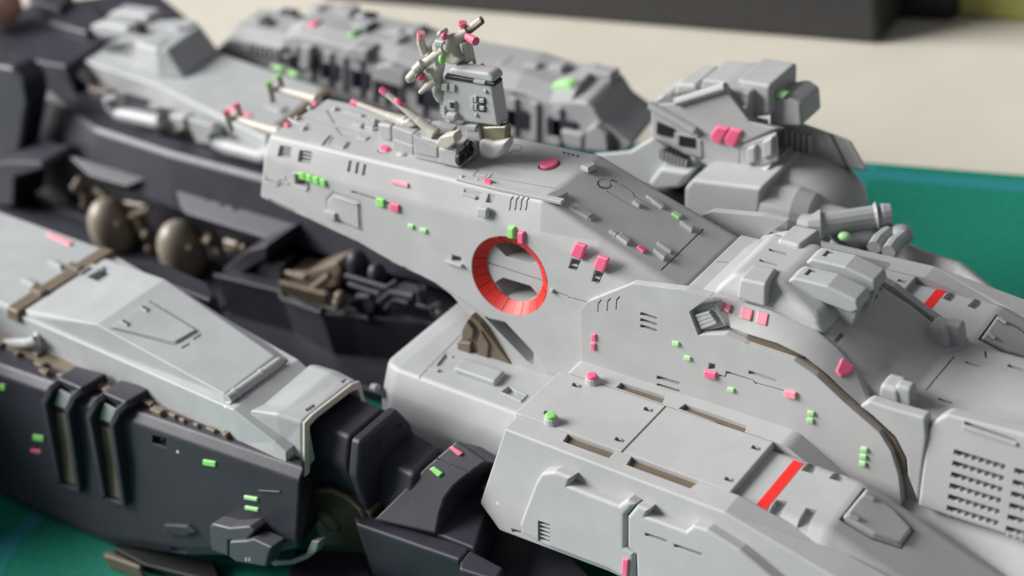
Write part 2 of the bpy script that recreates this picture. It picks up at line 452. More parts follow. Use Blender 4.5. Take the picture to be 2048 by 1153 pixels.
for x, y in ((368, 356), (408, 368), (448, 382), (490, 396)): bump(TW, S0, 'c5', Q(x, y, 34, 40, .3, .12), 0.06, GREEN, "marker_light")
cut(TW, S0, 'c5', [(318, 345), (395, 378), (392, 432), (322, 405)], 0.12)
ridge(TW, S0, 'c5', [(152, 385), (215, 410), (245, 388), (285, 402)], 0.02, 0.02, GREY, "pipe")
groove(TW, S0, 'c5', [(150, 350), (150, 378), (213, 402), (240, 382), (268, 392), (268, 360)], 0.02, 0.05)
ridge(TW, S0, 'c5', [(310, 338), (360, 345)], 0.02, 0.03, GREY, "pipe"); ridge(TW, S0, 'c5', [(320, 412), (385, 440), (398, 430), (398, 385)], 0.02, 0.02, GREY, "pipe")
dq = [(505, 498), (545, 452), (706, 508), (716, 684), (510, 590)]
groove(TW, S0, 'c5', dq + [dq[0]], 0.016, 0.03)
bump(TW, S0, 'c5', [(520, 505), (550, 468), (694, 520), (702, 666), (520, 580)], 0.018, GREY, "hatch")
cut(TW, S0, 'c5', [(568, 482), (692, 520), (690, 534), (568, 498)], 0.05)
bump(TW, S0, 'c5', [(568, 478), (694, 518), (694, 526), (568, 486)], 0.035, GREY, "hatch_hood", bev=.005)
bump(TW, S0, 'c5', Q(540, 583, 62, 44, .3), 0.06, GREY, "hatch_hinge")
groove(TW, S0, 'c5', [(655, 450), (802, 497)], 0.035, 0.05)
bump(TW, S0, 'c5', Q(826, 512, 46, 48, .25), 0.06, GREEN, "marker_light"); bump(TW, S0, 'c5', Q(911, 542, 52, 46, .25), 0.06, PINK, "marker_light")
groove(TW, S0, 'c5', [(850, 512), (888, 524)], 0.03, 0.04)
bump(TW, BEV, 'c5', Q(942, 402, 94, 28, .26), 0.045, PINKL, "marker_light")
for x, y, w_ in ((1003, 652, 34), (1076, 677, 40)): bump(TW, S0, 'c5', Q(x, y, w_, 26, .25), 0.045, GREENL, "marker_light")
cut(TW, S0, 'c5', [(1292, 440), (1392, 472), (1378, 514), (1280, 487)], 0.09)
bump(TW, S0.off(-.06), 'c5', [(1300, 452), (1382, 478), (1372, 506), (1288, 482)], 0.0, GREY, "hatch")
for x in (1345, 1367, 1389): groove(TW, S0, 'c5', [(x + 4, 416), (x - 6, 428), (x - 8, 446)], 0.025, 0.05)
cut(TW, S0, 'c5', [(1428, 476), (1472, 490), (1462, 536), (1420, 522)], 0.1)
bump(TW, S0, 'c5', Q(1430, 566, 58, 56, .2), 0.06, GREY, "hatch_cover", bev=.02)
for x in (1590, 1623, 1654, 1686): groove(TW, BEV, 'c5', [(x + 10, 478), (x - 4, 500), (x - 8, 540), (x - 14, 560)], 0.022, 0.06)
bump(TW, S0, 'c5', Q(1595, 687, 38, 76, .1), 0.08, GREEN, "marker_light", taper=.8); bump(TW, S0, 'c5', Q(1652, 716, 38, 80, .1), 0.08, PINK, "marker_light", taper=.8)
cut(TW, S0, 'c5', [(1240, 818), (1297, 834), (1292, 868), (1238, 852)], 0.09)
ridge(TW, S0, 'c5', [(1206, 852), (1308, 882)], 0.045, 0.05, GREY, "ledge")
for a, b in (((165, 488), (322, 562)), ((388, 600), (548, 682)), ((685, 750), (878, 850)), ((948, 882), (1152, 988))):
    cut(TW, S0, 'c5', [a, b, (b[0] + 6, b[1] + 20), (a[0] + 10, a[1] + 16)], 0.1)
for k, (q, r) in enumerate((([(745, 450), (806, 470), (775, 552), (710, 525)], [(712, 545), (766, 562), (740, 626), (692, 606)]), ([(875, 525), (938, 545), (905, 627), (845, 600)], [(846, 616), (900, 634), (870, 701), (828, 681)]))):
    bump(TW, S0, 'c6', q, 0.07, PINK, "square_light", bev=.02)
    cut(TW, S0, 'c6', r, 0.1)
    m_ = [((r[0][0] + r[3][0]) / 2 - 2, (r[0][1] + r[3][1]) / 2 - 4), ((r[1][0] + r[2][0]) / 2 + 2, (r[1][1] + r[2][1]) / 2 - 4)]
    ridge(TW, S0.off(-.05), 'c6', m_, 0.03, 0.03, GREY, "slat")
groove(TW, S0, 'c6', [(600, 738), (690, 770), (700, 778), (725, 785), (800, 803)], 0.016, 0.035)
bump(TW, S0, 'c6', Q(602, 735, 20, 24), 0.04, GREY, "stud")
# ---- top deck details
bump(TW, TOP, 'e2', [(800, 740), (835, 728), (858, 748), (822, 766)], 0.05, PINK, "marker_light")
bump(TW, TOP, 'e2', [(580, 905), (612, 892), (640, 915), (606, 932)], 0.05, PINK, "marker_light")
for x, y in ((990, 790), (690, 862), (793, 778), (742, 942), (1300, 885), (1270, 905)):
    put("dome", ellip(TOP.at('e2', x, y), (0.055, 0.055, 0.05), 12), GREY, TW, smooth=True)
groove(TW, TOP, 'e2', [(728, 835), (980, 915), (1215, 975)], 0.022, 0.03)
groove(TW, TOP, 'e2', [(920, 790), (985, 898)], 0.022, 0.03); groove(TW, TOP, 'e2', [(995, 930), (1040, 985), (1140, 1008)], 0.022, 0.03)
bump(TW, TOP, 'e2', [(848, 972), (950, 995), (885, 1070), (765, 1045)], 0.02, GREY, "deck_plate")
groove(TW, TOP, 'e2', [(975, 1000), (935, 1060)], 0.02, 0.03); groove(TW, TOP, 'e2', [(1108, 1048), (1078, 1095)], 0.02, 0.03)
bump(TW, TOP, 'e2', [(1030, 1028), (1092, 1045), (1052, 1098), (985, 1085)], 0.02, GREY, "deck_plate")
ridge(TW, TOP, 'e2', [(1060, 808), (1205, 842)], 0.06, 0.03, GREY, "pipe")
ridge(TW, TOP, 'e2', [(620, 860), (700, 900), (770, 915)], 0.03, 0.025, GREY, "pipe")
bump(TW, TOP, 'e2', [(1150, 895), (1225, 912), (1190, 940), (1118, 920)], 0.05, GREY, "deck_box")
bump(TW, TOP, 'e2', [(1240, 890), (1310, 905), (1290, 960), (1220, 940)], 0.05, GREY, "deck_box")
ridge(TW, TOP, 'e2', [(1230, 935), (1300, 950), (1330, 945)], 0.05, 0.04, GREY, "pipe")
bump(TW, TOP, 'e2', [(1180, 985), (1260, 1005), (1225, 1035), (1150, 1015)], 0.02, GREY, "deck_plate")
for a, b in (((1400, 850), (1330, 920)), ((1560, 800), (1480, 880)), ((1690, 745), (1600, 830)), ((1790, 800), (1720, 860)), ((1640, 900), (1560, 930))):
    groove(TW, TOP, 'e2', [a, b], 0.02, 0.03)
bump(TW, TOP, 'e4', [(222, 835), (262, 785), (330, 790), (388, 838), (330, 880), (245, 872)], 0.05, PINK, "deck_light", bev=.03, taper=.75)
groove(TW, TOP, 'e4', [(208, 845), (235, 880), (330, 892), (392, 848)], 0.018, 0.03)
put("deck_lens", ellip(TOP.at('e4', 505, 905), (0.09, 0.05, 0.03), 14), PALE, TW, smooth=True)
dd = disc(TOP, 'c2', 1896, 964, 0.125, 24)
put("deck_light", prism([p - V(0, 0, .02) for p in dd], (0, 0, .055), 0.015, 2), PINK, TW, "round red-pink light on the tower deck")
dd2 = disc(TOP, 'c2', 1896, 967, 0.15, 24); cut_raw(TW, prism([p + V(0, 0, .03) for p in dd2], (0, 0, -.06)))
groove(TW, TOP, 'c2', [(1480, 1000), (1540, 1018), (1520, 1042), (1455, 1028), (1480, 1000)], 0.016, 0.03)
groove(TW, TOP, 'c2', [(1548, 1036), (1960, 1108)], 0.018, 0.03); groove(TW, TOP, 'c2', [(1540, 1046), (1570, 1018)], 0.018, 0.03)
groove(TW, TOP, 'c2', [(1660, 900), (1690, 880), (1740, 890)], 0.016, 0.03)
groove(TW, TOP, 'e5', [(310, 735), (420, 760), (390, 785)], 0.016, 0.03)
for k in range(4): bump(TW, TOP, 'e5', Q(740 + 36 * k, 812 + 9 * k, 16, 9), 0.01, INK, "vent_dot", bev=0)
ridge(TW, TOP, 'c2', [(1365, 1045), (1620, 1108), (1980, 1185)], 0.09, 0.03, GREY, "edge_strip")
put("dome", ellip(TOP.at('c2', 1390, 1047), (.05, .05, .05), 12), GREY, TW, smooth=True); put("dome", ellip(TOP.at('c2', 1478, 1064), (.04, .04, .04), 12), GREY, TW, smooth=True)
bump(TW, TOP, 'c2', [(1512, 1070), (1535, 1055), (1565, 1068), (1560, 1095), (1520, 1088)], 0.08, PINK, "marker_light")
bump(TW, TOP, 'e5', [(860, 935), (980, 890), (1010, 925), (930, 965)], 0.05, GREY, "deck_wedge", taper=.8)
# sloping rear deck
bump(TW, SLOPE, 'c6', [(560, 192), (640, 160), (690, 185), (622, 218)], 0.07, GREY, "deck_wedge")
bump(TW, SLOPE, 'c6', [(694, 258), (738, 242), (838, 300), (808, 325)], 0.05, GREY, "deck_box")
bump(TW, SLOPE, 'c6', [(790, 308), (838, 300), (855, 312), (822, 332)], 0.035, GREY, "deck_box")
dd = disc(SLOPE, 'c6', 906, 114, 0.10, 20)
groove(TW, SLOPE, 'c6', [(933, 100), (950, 88), (1030, 130), (1072, 160), (1080, 182), (1215, 258)], 0.018, 0.03)
groove(TW, SLOPE, 'c6', [(962, 82), (1022, 130)], 0.012, 0.02)
groove(TW, SLOPE, 'c6', [(918, 153), (1110, 266)], 0.016, 0.03)
cut_raw(TW, prism([p + SLOPE.N * .03 for p in dd], -SLOPE.N * .06)); d3_ = disc(SLOPE.off(-.03), 'c6', 906, 114, 0.08, 20)
put("deck_disc", prism(d3_, SLOPE.N * .025, .005, 1), GREY, TW)
for q, h, m_, nm in (([(1065, 228), (1085, 218), (1125, 240), (1105, 256)], .05, GREY, "deck_box"), ([(1143, 190), (1155, 183), (1200, 212), (1188, 220)], .04, GREY, "deck_box"),
    ([(1180, 218), (1205, 206), (1262, 252), (1240, 264)], .04, GREY, "deck_wedge"), ([(1293, 292), (1320, 277), (1362, 305), (1340, 322)], .06, GREENL, "marker_light"),
    ([(1340, 348), (1360, 342), (1430, 375), (1412, 400)], .06, PALE, "deck_wedge"), ([(928, 398), (945, 390), (985, 412), (970, 424)], .05, GREY, "deck_box"),
    ([(970, 425), (1005, 410), (1055, 455), (1035, 475)], .05, GREY, "deck_wedge"), ([(1088, 488), (1112, 475), (1152, 510), (1130, 522)], .06, PINK, "marker_light"),
    ([(1185, 517), (1200, 508), (1275, 540), (1250, 566)], .07, PALE, "deck_wedge"), ([(1205, 466), (1220, 458), (1305, 512), (1288, 526)], .045, GREY, "deck_box")):
    bump(TW, SLOPE, 'c6', q, h, m_, nm)
groove(TW, SLOPE, 'c6', [(1238, 616), (1484, 376)], 0.02, 0.035)
ZD = -0.905
DK = ZP(ZD)
SL = SP(-1.74, ZD - 0.1, 13)          # outer near side of the leg cover
def build_leg():
    """near leg cover, shin and fittings"""
    LG = put("leg_cover", loft([[V(x, -1.43, ZD - .004), V(x, -.47, ZD - .004), V(x, -.47, -2.0), V(x, -1.43, -2.0)] for x in (1.02, 4.18)], 0.02, 2), GREY, SHIP,
             "grey deck of the leg with red striped shin coming out of it")
    # front rounding
    # outer side plate
    P = SL.pts('d6', [('d5', 1352, 318), ('d5', 1205, 720), ('d5', 1320, 880)]) + SL.pts('d6', [(640, 1120), (1400, 1480), (2500, 2000), (2700, 1600), (1960, 1150), (1318, 775)])
    tz = ZD - .002
    P[0] = V(P[0][0] + .05, SL.at('d5', 1352, 318)[1], tz)
    out = [p for p in P]
    # raise the top line to deck height
    xs = SL.at('d6', 1318, 775)[0]
    out[0] = V(SL.at('d5', 1352, 318)[0], -1.74, tz); out[-1] = V(xs, -1.74, tz)
    near = [V(p[0], -1.74 + (p[2] - tz) * math.tan(math.radians(13)), p[2]) for p in out]
    far = [V(p[0], -1.432, p[2]) for p in out]
    bm = loft([near, far], 0.13, 5, flt=lambda m, d: m[1] < -1.70 or m[2] < -1.3)
    OP = put("outer_plate", bm, GREY, LG)
    # inner side plate
    xi = DK.at('d3', 690, 512)[0]
    li = [V(1.12, 0, tz), V(xi, 0, tz), V(xi + 1.9, 0, tz - 1.15), V(xi + 1.9, 0, -2.4), V(0.9, 0, -2.0), V(0.98, 0, -1.25)]
    IP = put("inner_plate", loft([[V(p[0], -.47, p[2]) for p in li], [V(p[0], -.12, p[2]) for p in li]], 0.07, 4, flt=lambda m, d: m[1] > -.3 or (m[0] < 1.2)), GREY, LG)
    # front lip joining both plates
    put("front_roll", loft([[V(1.10, y, ZD - .003), V(1.0, y, ZD - .04), V(.86, y, -1.25), V(.80, y, -1.9), V(1.3, y, -1.9), V(1.3, y, ZD - .05)] for y in (-1.42, -.48)], 0.03, 3), GREY, LG)
    for c, x, y in (('d2', 655, 590), ('d2', 405, 830)):
        put("hinge_ear", lathe(DK.at(c, x, y) + V(0, -.05, -.12), (0, 1, 0), [(0, .06), (.01, .1), (.2, .1), (.21, .06)], 16), GREY, LG, smooth=False)
    # brown inner frame seen in the long slots
    for host, quad, c in ((IP, [(1002, 600), (1262, 680), (1242, 722), (972, 630)], 'd2'), (IP, [(1378, 725), (1742, 855), (1722, 892), (1338, 752)], 'd2'),
                          (OP, [(690, 902), (968, 1000), (930, 1042), (660, 945)], 'd2'), (OP, [(770, 452), (1168, 598), (1112, 637), (740, 500)], 'd6')):
        cut(host, DK, c, quad, 0.10)
        B = DK.off(-.055).pts(c, quad); cc = sum(B) / 4
        put("slot_floor", prism([cc + (p - cc) * 1.0 for p in B], (0, 0, -.03)), BROWN, LG)
    groove(LG, DK, 'd2', [(1000, 1012), (1270, 732)], 0.03, 0.06)
    for c, x, y in (('d2', 745, 617), ('d2', 580, 780), ('d2', 1165, 758), ('d2', 995, 935), ('d2', 1795, 983), ('d6', 1345, 585)):
        q = [(x - 24, y - 18), (x + 32, y - 2), (x + 24, y + 20), (x - 34, y + 2)]
        cut(LG, DK, c, q, 0.05)
        bump(LG, DK.off(-.05), c, [(x + 2, y - 4), (x + 22, y + 2), (x + 14, y + 14), (x - 6, y + 8)], 0.035, GREY, "latch", bev=.006)
    for c, x, y, m_, nm in (('d2', 838, 592, PINK, "pink"), ('d2', 598, 826, GREEN, "green")):
        ctr = DK.at(c, x, y + 6)
        ring = lambda s, z: [ctr + V(math.cos(t) * s * .118, math.sin(t) * s * .095, z * .75) for t in [2 * math.pi * k / 14 for k in range(14)]]
        kb = put("beacon", loft([ring(1.0, -.02), ring(.82, .09), ring(.7, .11)]), GREY, LG)
        put("beacon_cap", loft([ring(.72, .10), ring(.62, .155), ring(.4, .165)]), m_, kb, nm + " painted top of the beacon")
    # side boxes
    for poly, vents in (([(110, 850), (205, 600), (240, 548), (320, 538), (415, 575), (400, 625), (690, 738), (745, 705), (790, 735), (730, 800), (730, 985), (780, 1020), (780, 1200), (640, 1120), (220, 960), (130, 905)], True),
                        ([(745, 805), (800, 738), (868, 765), (852, 805), (1085, 890), (1130, 855), (1210, 880), (1400, 1000), (1580, 1153), (1900, 1420), (1500, 1420), (800, 1200), (795, 1030), (745, 985)], False)):
        SB = SL.off(0.17)
        pts = SB.pts('d6', poly)
        bx = put("side_box", prism(pts, -SL.N * 0.30, 0.05, 4, flt=lambda m, d: (m - SL.P).dot(SL.N) > .15), GREY, LG)
        if vents:
            q = [(222, 826), (292, 850), (292, 975), (222, 945)]
            cut(bx, SB, 'd6', q, 0.09)
            slats(bx, SB, 'd6', q, 5, inset=0.02)
        else:
            cut(bx, SB, 'd6', [(848, 897), (978, 940), (976, 962), (850, 916)], 0.06); cut(bx, SB, 'd6', [(1016, 962), (1182, 1018), (1180, 1040), (1020, 982)], 0.06)
    SB = SL.off(0.17)
    bump(LG, SB, 'd6', [(725, 1042), (758, 1050), (752, 1150), (718, 1138)], 0.05, PINK, "marker_light")
    cut(OP, SL, 'd6', [(70, 868), (130, 885), (130, 905), (80, 890)], 0.08)
    # shin
    zs = -1.0; xb = 5.34
    def sec(x, z): return [V(x, -1.95, -2.6), V(x, -1.74, z - .42), V(x, -1.50, z - .1), V(x, -1.40, z), V(x, -.52, z), V(x, -.42, z - .08), V(x, -.40, -2.6)]
    def secs(x, z, dx): return [V(x + dx, -1.95, -3.4), V(x + dx, -1.74, z - .42), V(x, -1.52, z - .14), V(x, -1.36, z), V(x, -.56, z), V(x, -.42, z - .12), V(x + dx, -.40, -3.4)]
    xe, ze = 7.55, -1.92
    SH = put("shin", loft([sec(3.9, zs), secs(xb, zs + .0, 0), secs(xe, ze, .0), secs(xe + .12, ze - .12, 0), [V(p[0] + .15, p[1] * .98, p[2] - .4) for p in secs(xe + .12, ze - .12, 0)]], 0.05, 4, ang=10), GREY, SHIP, "sloping grey shin with a red stripe and hinged hatch")
    ST = ZP(zs)
    x0, x1 = ST.at('d3', 720, 610)[0], ST.at('d3', 772, 622)[0]
    w_ = .135; x0 = ST.at('d6', 1745, 440)[0]
    for yA, yB, zA, zB in ((-1.355, -.56, zs, zs),):
        put("red_stripe", loft([[V(x0, yA - .02, zs + .003), V(x0 + w_, yA - .02, zs + .003), V(x0 + w_, yB, zs + .003), V(x0, yB, zs + .003)], [V(x0, yA - .02, zs - .03), V(x0 + w_, yA - .02, zs - .03), V(x0 + w_, yB, zs - .03), V(x0, yB, zs - .03)]]), REDD, SH, "red stripe decal across the shin")
    put("red_stripe", prism([V(x0, -1.378, zs + .0005), V(x0 + w_, -1.374, zs + .0005), V(x0 + w_, -1.52, zs - .107), V(x0, -1.508, zs - .098)], (0, .02, -.02)), REDD, SH)
    for c, q in (('d3', [(790, 650), (858, 655), (815, 725), (745, 705)]), ('d3', [(950, 700), (1025, 712), (985, 775), (908, 752)]),
                 ('d3', [(600, 878), (668, 888), (600, 1000), (545, 960)]), ('d3', [(775, 925), (840, 938), (775, 1050), (715, 1020)])):
        cut(SH, ST, c, q, 0.07)
    HP = P3(V(xb, -1.3, zs), V(xb, -.6, zs), V(xe, -1.3, ze))
    HQ = [(975, 985), (1112, 815), (1395, 1060), (1330, 1150), (1200, 1120), (1060, 1060)]
    cut(SH, HP, 'd3', [(965, 992), (1112, 805), (1135, 825), (990, 1010)], 0.10)
    groove(SH, HP, 'd3', [(1112, 815), (1290, 945), (1400, 1060), (1330, 1160), (1160, 1105), (985, 1000)], 0.03, 0.05)
    ht = bump(SH, HP, 'd3', [(985, 985), (1120, 822), (1280, 945), (1385, 1058), (1325, 1142), (1165, 1090)], 0.05, GREY, "hatch", bev=.03, seg=3)
    for x, y in ((1135, 865), (1045, 980)):
        put("hinge", tube([HP.off(.05).at('d3', x - 22, y - 14), HP.off(.05).at('d3', x + 34, y + 12)], .035, 10), GREY, ht)
        groove(ht, HP.off(.05), 'd3', [(x - 5, y - 24), (x + 45, y - 2)], 0.02, 0.04); groove(ht, HP.off(.05), 'd3', [(x - 20, y - 4), (x + 28, y + 18)], 0.02, 0.04)
    return [LG, SH]
LEGS = build_leg()
HPL = SP(-.19, ZD, 6); HB = HPL.off(-.13)
def hexa(b, t, bev=0.03, seg=3): return loft([b, t], bev, seg)
def mirrored(o, parent=None, name=None, skip=()):
    """copy of a part and its sub-parts on the other side of the ship's centre plane"""
    me = o.data.copy()
    bm = newbm(); bm.from_mesh(me)
    for v in bm.verts: v.co.y = -v.co.y
    bmesh.ops.reverse_faces(bm, faces=bm.faces); bm.to_mesh(me); bm.free()
    c = bpy.data.objects.new(name or o.name.split(".")[0], me); COL.objects.link(c); c.parent = parent or o.parent
    if "label" in o: c["label"] = o["label"]
    for ch in list(o.children):
        if ch.name.split(".")[0] not in skip: mirrored(ch, c, skip=skip)
    return c
MIRROR_LATER = []
# ---- main body
secs_ = [(2.7, .24, .30, .30), (3.05, .22, .40, .42), (3.8, .26, .38, .42), (4.36, .29, .24, .30), (4.64, .27, .08, .14), (4.9, .21, -.10, -.05), (5.12, .2, -.26, -.25), (5.45, .2, -.40, -.43), (5.8, .2, -.45, -.455), (9.0, .2, -.46, -.47)]
def hby(z): return HB.P[1] + (z - HB.P[2]) * math.tan(math.radians(6))
rings = []
for x, yc, zc, zi in secs_:
    near = [V(x, hby(-2.6), -2.6), V(x, hby(zc - .34), zc - .34), V(x, yc, zc), V(x, .46, zi)]
    rings.append(near + [mir(p) for p in near[::-1]])
BODY = put("main_body", loft(rings, 0.035, 3, ang=14), GREY, SHIP, "grey main body between the legs with louvred side panel", smooth="auto")
# ---- collar behind the tower
COLR = put("collar", boxm((2.79, MID, -.1), (.34, 1.42, .90), .05, 4), GREY, SHIP, "grey collar bar behind the tower's sloping deck")
groove(COLR, ZP(.35), 'c6', [(1560, 566), (1645, 572)], .012, .02)
# ---- hip plate
poly = [('d2', 757, 480), ('c6', 762, 858), ('c6', 800, 806), ('c6', 1070, 698), ('c6', 1378, 735), ('c6', 1520, 775), ('c6', 1400, 860), ('c6', 1452, 1000), ('c7', 150, 792), ('c7', 300, 790), ('c7', 412, 838),
        ('c7', 435, 850), ('d3', 540, 8), ('d3', 700, 62), ('d3', 830, 152), ('d3', 1000, 312), ('d3', 1200, 485), ('d3', 1268, 595), ('d3', 1312, 735), ('d3', 1330, 900), ('d3', 1280, 1000)]
pp = [HPL.at(*q) for q in poly]
pp[0] = V(pp[0][0], 0, -1.3); pp[0] = V(pp[0][0], HPL.P[1] + (-1.3 - ZD) * math.tan(math.radians(6)), -1.3)
pp[-1] = V(pp[-1][0], pp[-1][1], -2.0)
HIP = put("hip_plate", prism(pp, V(0, .10, 0), .05, 4, flt=lambda m, d: m[1] < HPL.P[1] + (m[2] - ZD) * math.tan(math.radians(6)) + .1), GREY, SHIP, "grey hip side plate with curved brown edged rear")
# brown lining in the curved gap
gl = [('c7', 412, 842), ('c7', 430, 792), ('c7', 600, 845), ('c7', 760, 925), ('c7', 900, 1035), ('d3', 640, 5), ('d3', 820, 88), ('d3', 960, 218), ('d3', 1150, 388), ('d3', 1290, 518), ('d3', 1352, 640), ('d3', 1358, 725),
      ('d3', 1310, 735), ('d3', 1260, 600), ('d3', 1190, 490), ('d3', 1000, 320), ('d3', 830, 160), ('d3', 700, 70), ('d3', 540, 15)]
gl = [q for i, q in enumerate(gl) if i not in (4,)]
GAPP = HPL.off(-.07); STRP = HPL.off(-.035)
put("gap_lining", prism([GAPP.at(*q) for q in gl], -HB.N * .06), BROWN, HIP)
gr_ = [STRP.at(*q) for q in (('c7', 228, 650), ('c7', 330, 752), ('c7', 430, 790), ('c7', 600, 842), ('c7', 762, 920), ('c7', 900, 1028), ('d3', 965, 215), ('d3', 1155, 385))]
cs_ = [ZP(z).at(*q) for q, z in ((('c7', 222, 566), .42), (('c7', 300, 568), .42), (('c7', 420, 604), .42), (('c7', 560, 642), .40), (('c7', 830, 762), .26), (('c7', 960, 870), .10), (('c7', 1062, 994), -.08), (('d3', 1140, 300), -.30))]
SRAIL = put("side_rail", loft([[g, c, c + V(0, .10, -.06), g + V(0, .25, -.05)] for g, c in zip(gr_, cs_)], .02, 3, ang=40), GREY, BODY, smooth="auto")
sq = [('d3', 1080, 330), ('d3', 1140, 300), ('d3', 1300, 352), ('d3', 1470, 400), ('d3', 1478, 520), ('d3', 1428, 900), ('d3', 1366, 740), ('d3', 1358, 640), ('d3', 1295, 515), ('d3', 1155, 385)]
put("side_rail", prism([STRP.at(*q) for q in sq], -HB.N * .16, .03, 3), GREY, BODY)
STRL = P3(gr_[3], cs_[3], cs_[2]); STRE = P3(gr_[5], cs_[5], cs_[6])
# louvred notch
NB = HB.off(.02)
q = [(1445, 200), (1535, 178), (1585, 252), (1490, 295)]
lb = put("notch_block", prism(HPL.off(-.10).pts('d2', [(1395, 165), (1560, 130), (1620, 270), (1450, 320)]), -HPL.N * .1, .01, 1), GREY, HIP)
for k in range(4):
    f = (k + .15) / 4
    A = (1447 + 42 * f, 203 + 88 * f); B = (1532 + 50 * f, 182 + 70 * f)
    ridge(lb, HPL.off(-.09), 'd2', [A, B], .045, .05, GREY, "louvre")
# pink lights on the strip beside it
for q in ([(272, 592), (338, 612), (322, 665), (282, 642)], [(398, 624), (466, 644), (448, 710), (385, 690)], [(490, 648), (556, 668), (540, 740), (478, 718)]):
    bump(BODY, STRL, 'c7', q, .02, PINKL, "strip_light", bev=.012)
bump(BODY, STRE, 'c7', [(980, 925), (1062, 975), (1030, 1020), (975, 1042), (945, 1005)], .04, PINK, "strip_light", bev=.02)
# hip details
for q in ([(862, 160), (880, 110), (935, 90), (925, 130), (905, 190), (865, 195)],):
    pass
HV = HPL.off(.0)
for x in (865, 920, 972):
    groove(HIP, HV, 'd2', [(x + 22, 118 - (x - 865) * .18), (x + 4, 138 - (x - 865) * .18), (x, 190 - (x - 865) * .12)], .016, .06)
for k in range(3):
    y = 188 + 36 * k
    cut(HIP, HV, 'd2', [(1116, y), (1212, y + 32), (1208, y + 50), (1112, y + 18)], .07)
for x, y in ((845, 335), (842, 388)): bump(HIP, HV, 'd2', Q(x, y, 26, 42, .2), .045, PINK, "marker_light")
for x, y in ((1325, 372), (1393, 457), (1648, 642)): bump(HIP, HV, 'd2', Q(x, y, 40, 26, .25), .045, GREENL, "marker_light")
for x, y in ((1528, 553), (1996, 668)): bump(HIP, HV, 'd2', Q(x, y, 70, 42, .22), .06, PINK if x < 1600 else PINKL, "marker_light")
cut(HIP, HV, 'd2', [(1515, 485), (1553, 495), (1550, 530), (1512, 522)], .07)
groove(HIP, HV, 'd2', [(1575, 558), (1612, 570), (1618, 542), (1775, 590), (1790, 606), (1850, 622), (1960, 652)], .02, .05)
cut(HIP, HV, 'd2', [(1750, 530), (1910, 585), (1915, 608), (1745, 550)], .04)
for y in (560, 606): cut(HIP, HV, 'd2', [(1212, y), (1345, y + 40), (1340, y + 62), (1208, y + 20)], .06)
for x, y in ((806, 370), (801, 412), (1117, 582), (1112, 623), (1108, 665)): bump(HIP, HV, 'd3', Q(x, y, 40, 28, .25), .05, GREENL, "marker_light")
# ---- cockpit block
base = [V(3.02, .26, .30), V(4.52, .26, .22), V(4.52, 1.54, .22), V(3.02, 1.54, .30)]
mid_ = [V(3.06, .28, .46), V(4.40, .30, .42), V(4.40, 1.50, .42), V(3.06, 1.52, .46)]
top_ = [V(3.27, .44, .66), V(3.86, .46, .66), V(3.86, 1.34, .66), V(3.27, 1.36, .66)]
CK = put("cockpit_block", loft([base, mid_, top_], .06, 4), GREY, SHIP, "rounded grey block with twin pods on the main body")
T6 = ZP(.66)
for q in ([(735, 398), (880, 432), (872, 454), (728, 416)], [(655, 484), (802, 524), (796, 544), (650, 502)]): cut(CK, T6, 'e7', q, .06)
sc_ = SP(.22, .45, 10)
b0, b1, t0, t1 = sc_.at('e7', 460, 815), sc_.at('e7', 700, 884), sc_.at('e7', 490, 645), sc_.at('e7', 706, 692)
u0, u1 = ZP(.71).at('e7', 600, 522), ZP(.71).at('e7', 790, 558)
CH = put("cheek_armour", hexa([b0, b1, b1 + V(0, .5, 0), b0 + V(0, .5, 0)], [t0, t1, u1, u0], .035, 4), GREY, CK); MIRROR_LATER.append((CH, CK))
hq = T6.pts('e7', [(768, 345), (832, 258), (1040, 318), (935, 410)])
# twin pods
for yc in (.69, 1.11):
    prof = [(3.86, .585), (3.99, .70), (4.42, .70), (4.78, .60), (4.80, .47), (4.70, .40), (3.93, .50)]
    A = [V(x, yc - .145, z) for x, z in prof]; B = [V(x, yc + .145, z) for x, z in prof]
    PD = put("gun_pod", loft([A, B], .028, 3), PALE, CK)
    cut_raw(PD, boxm((4.12, yc + .03, .70), (.10, .13, .12)))
    put("pod_latch", boxm((4.13, yc + .03, .655), (.06, .09, .05), .005, 1), GREY, PD)
    put("pod_bracket", loft([[V(4.45, yc - .06, .42), V(4.75, yc - .06, .42), V(4.6, yc - .06, .0), V(4.3, yc - .06, .1)], [V(4.45, yc + .06, .42), V(4.75, yc + .06, .42), V(4.6, yc + .06, .0), V(4.3, yc + .06, .1)]], .01, 1), GREY, PD)
# body marks
MK = P3(V(4.36, .46, .30), V(4.36, 1.34, .30), V(4.64, .46, .14))
for c, q in (('c7', [(980, 775), (1000, 790), (962, 828), (942, 812)]), ('c7', [(928, 838), (950, 850), (922, 880), (902, 868)]), ('c7', [(1215, 495), (1235, 508), (1210, 532), (1190, 518)]), ('c7', [(1172, 545), (1196, 558), (1172, 588), (1148, 575)])):
    cut(BODY, MK, c, q, .06, .03)
AD = ZP(-.455)
for c, x, y in (('d3', 1590, 298), ('c7', 1750, 960)): cut(BODY, AD, c, [(x - 42, y - 16), (x + 42, y + 8), (x + 38, y + 18), (x - 46, y - 4)], .05, .06)
cut(BODY, AD, 'c7', [(1960, 960), (2048, 985), (2048, 1005), (1950, 975)], .05, .06)
groove(BODY, AD, 'c7', [(1822, 885), (1826, 925)], .02, .05)
groove(BODY, ZP(-.44), 'd3', [(1478, 235), (1640, 40)], .016, .05)
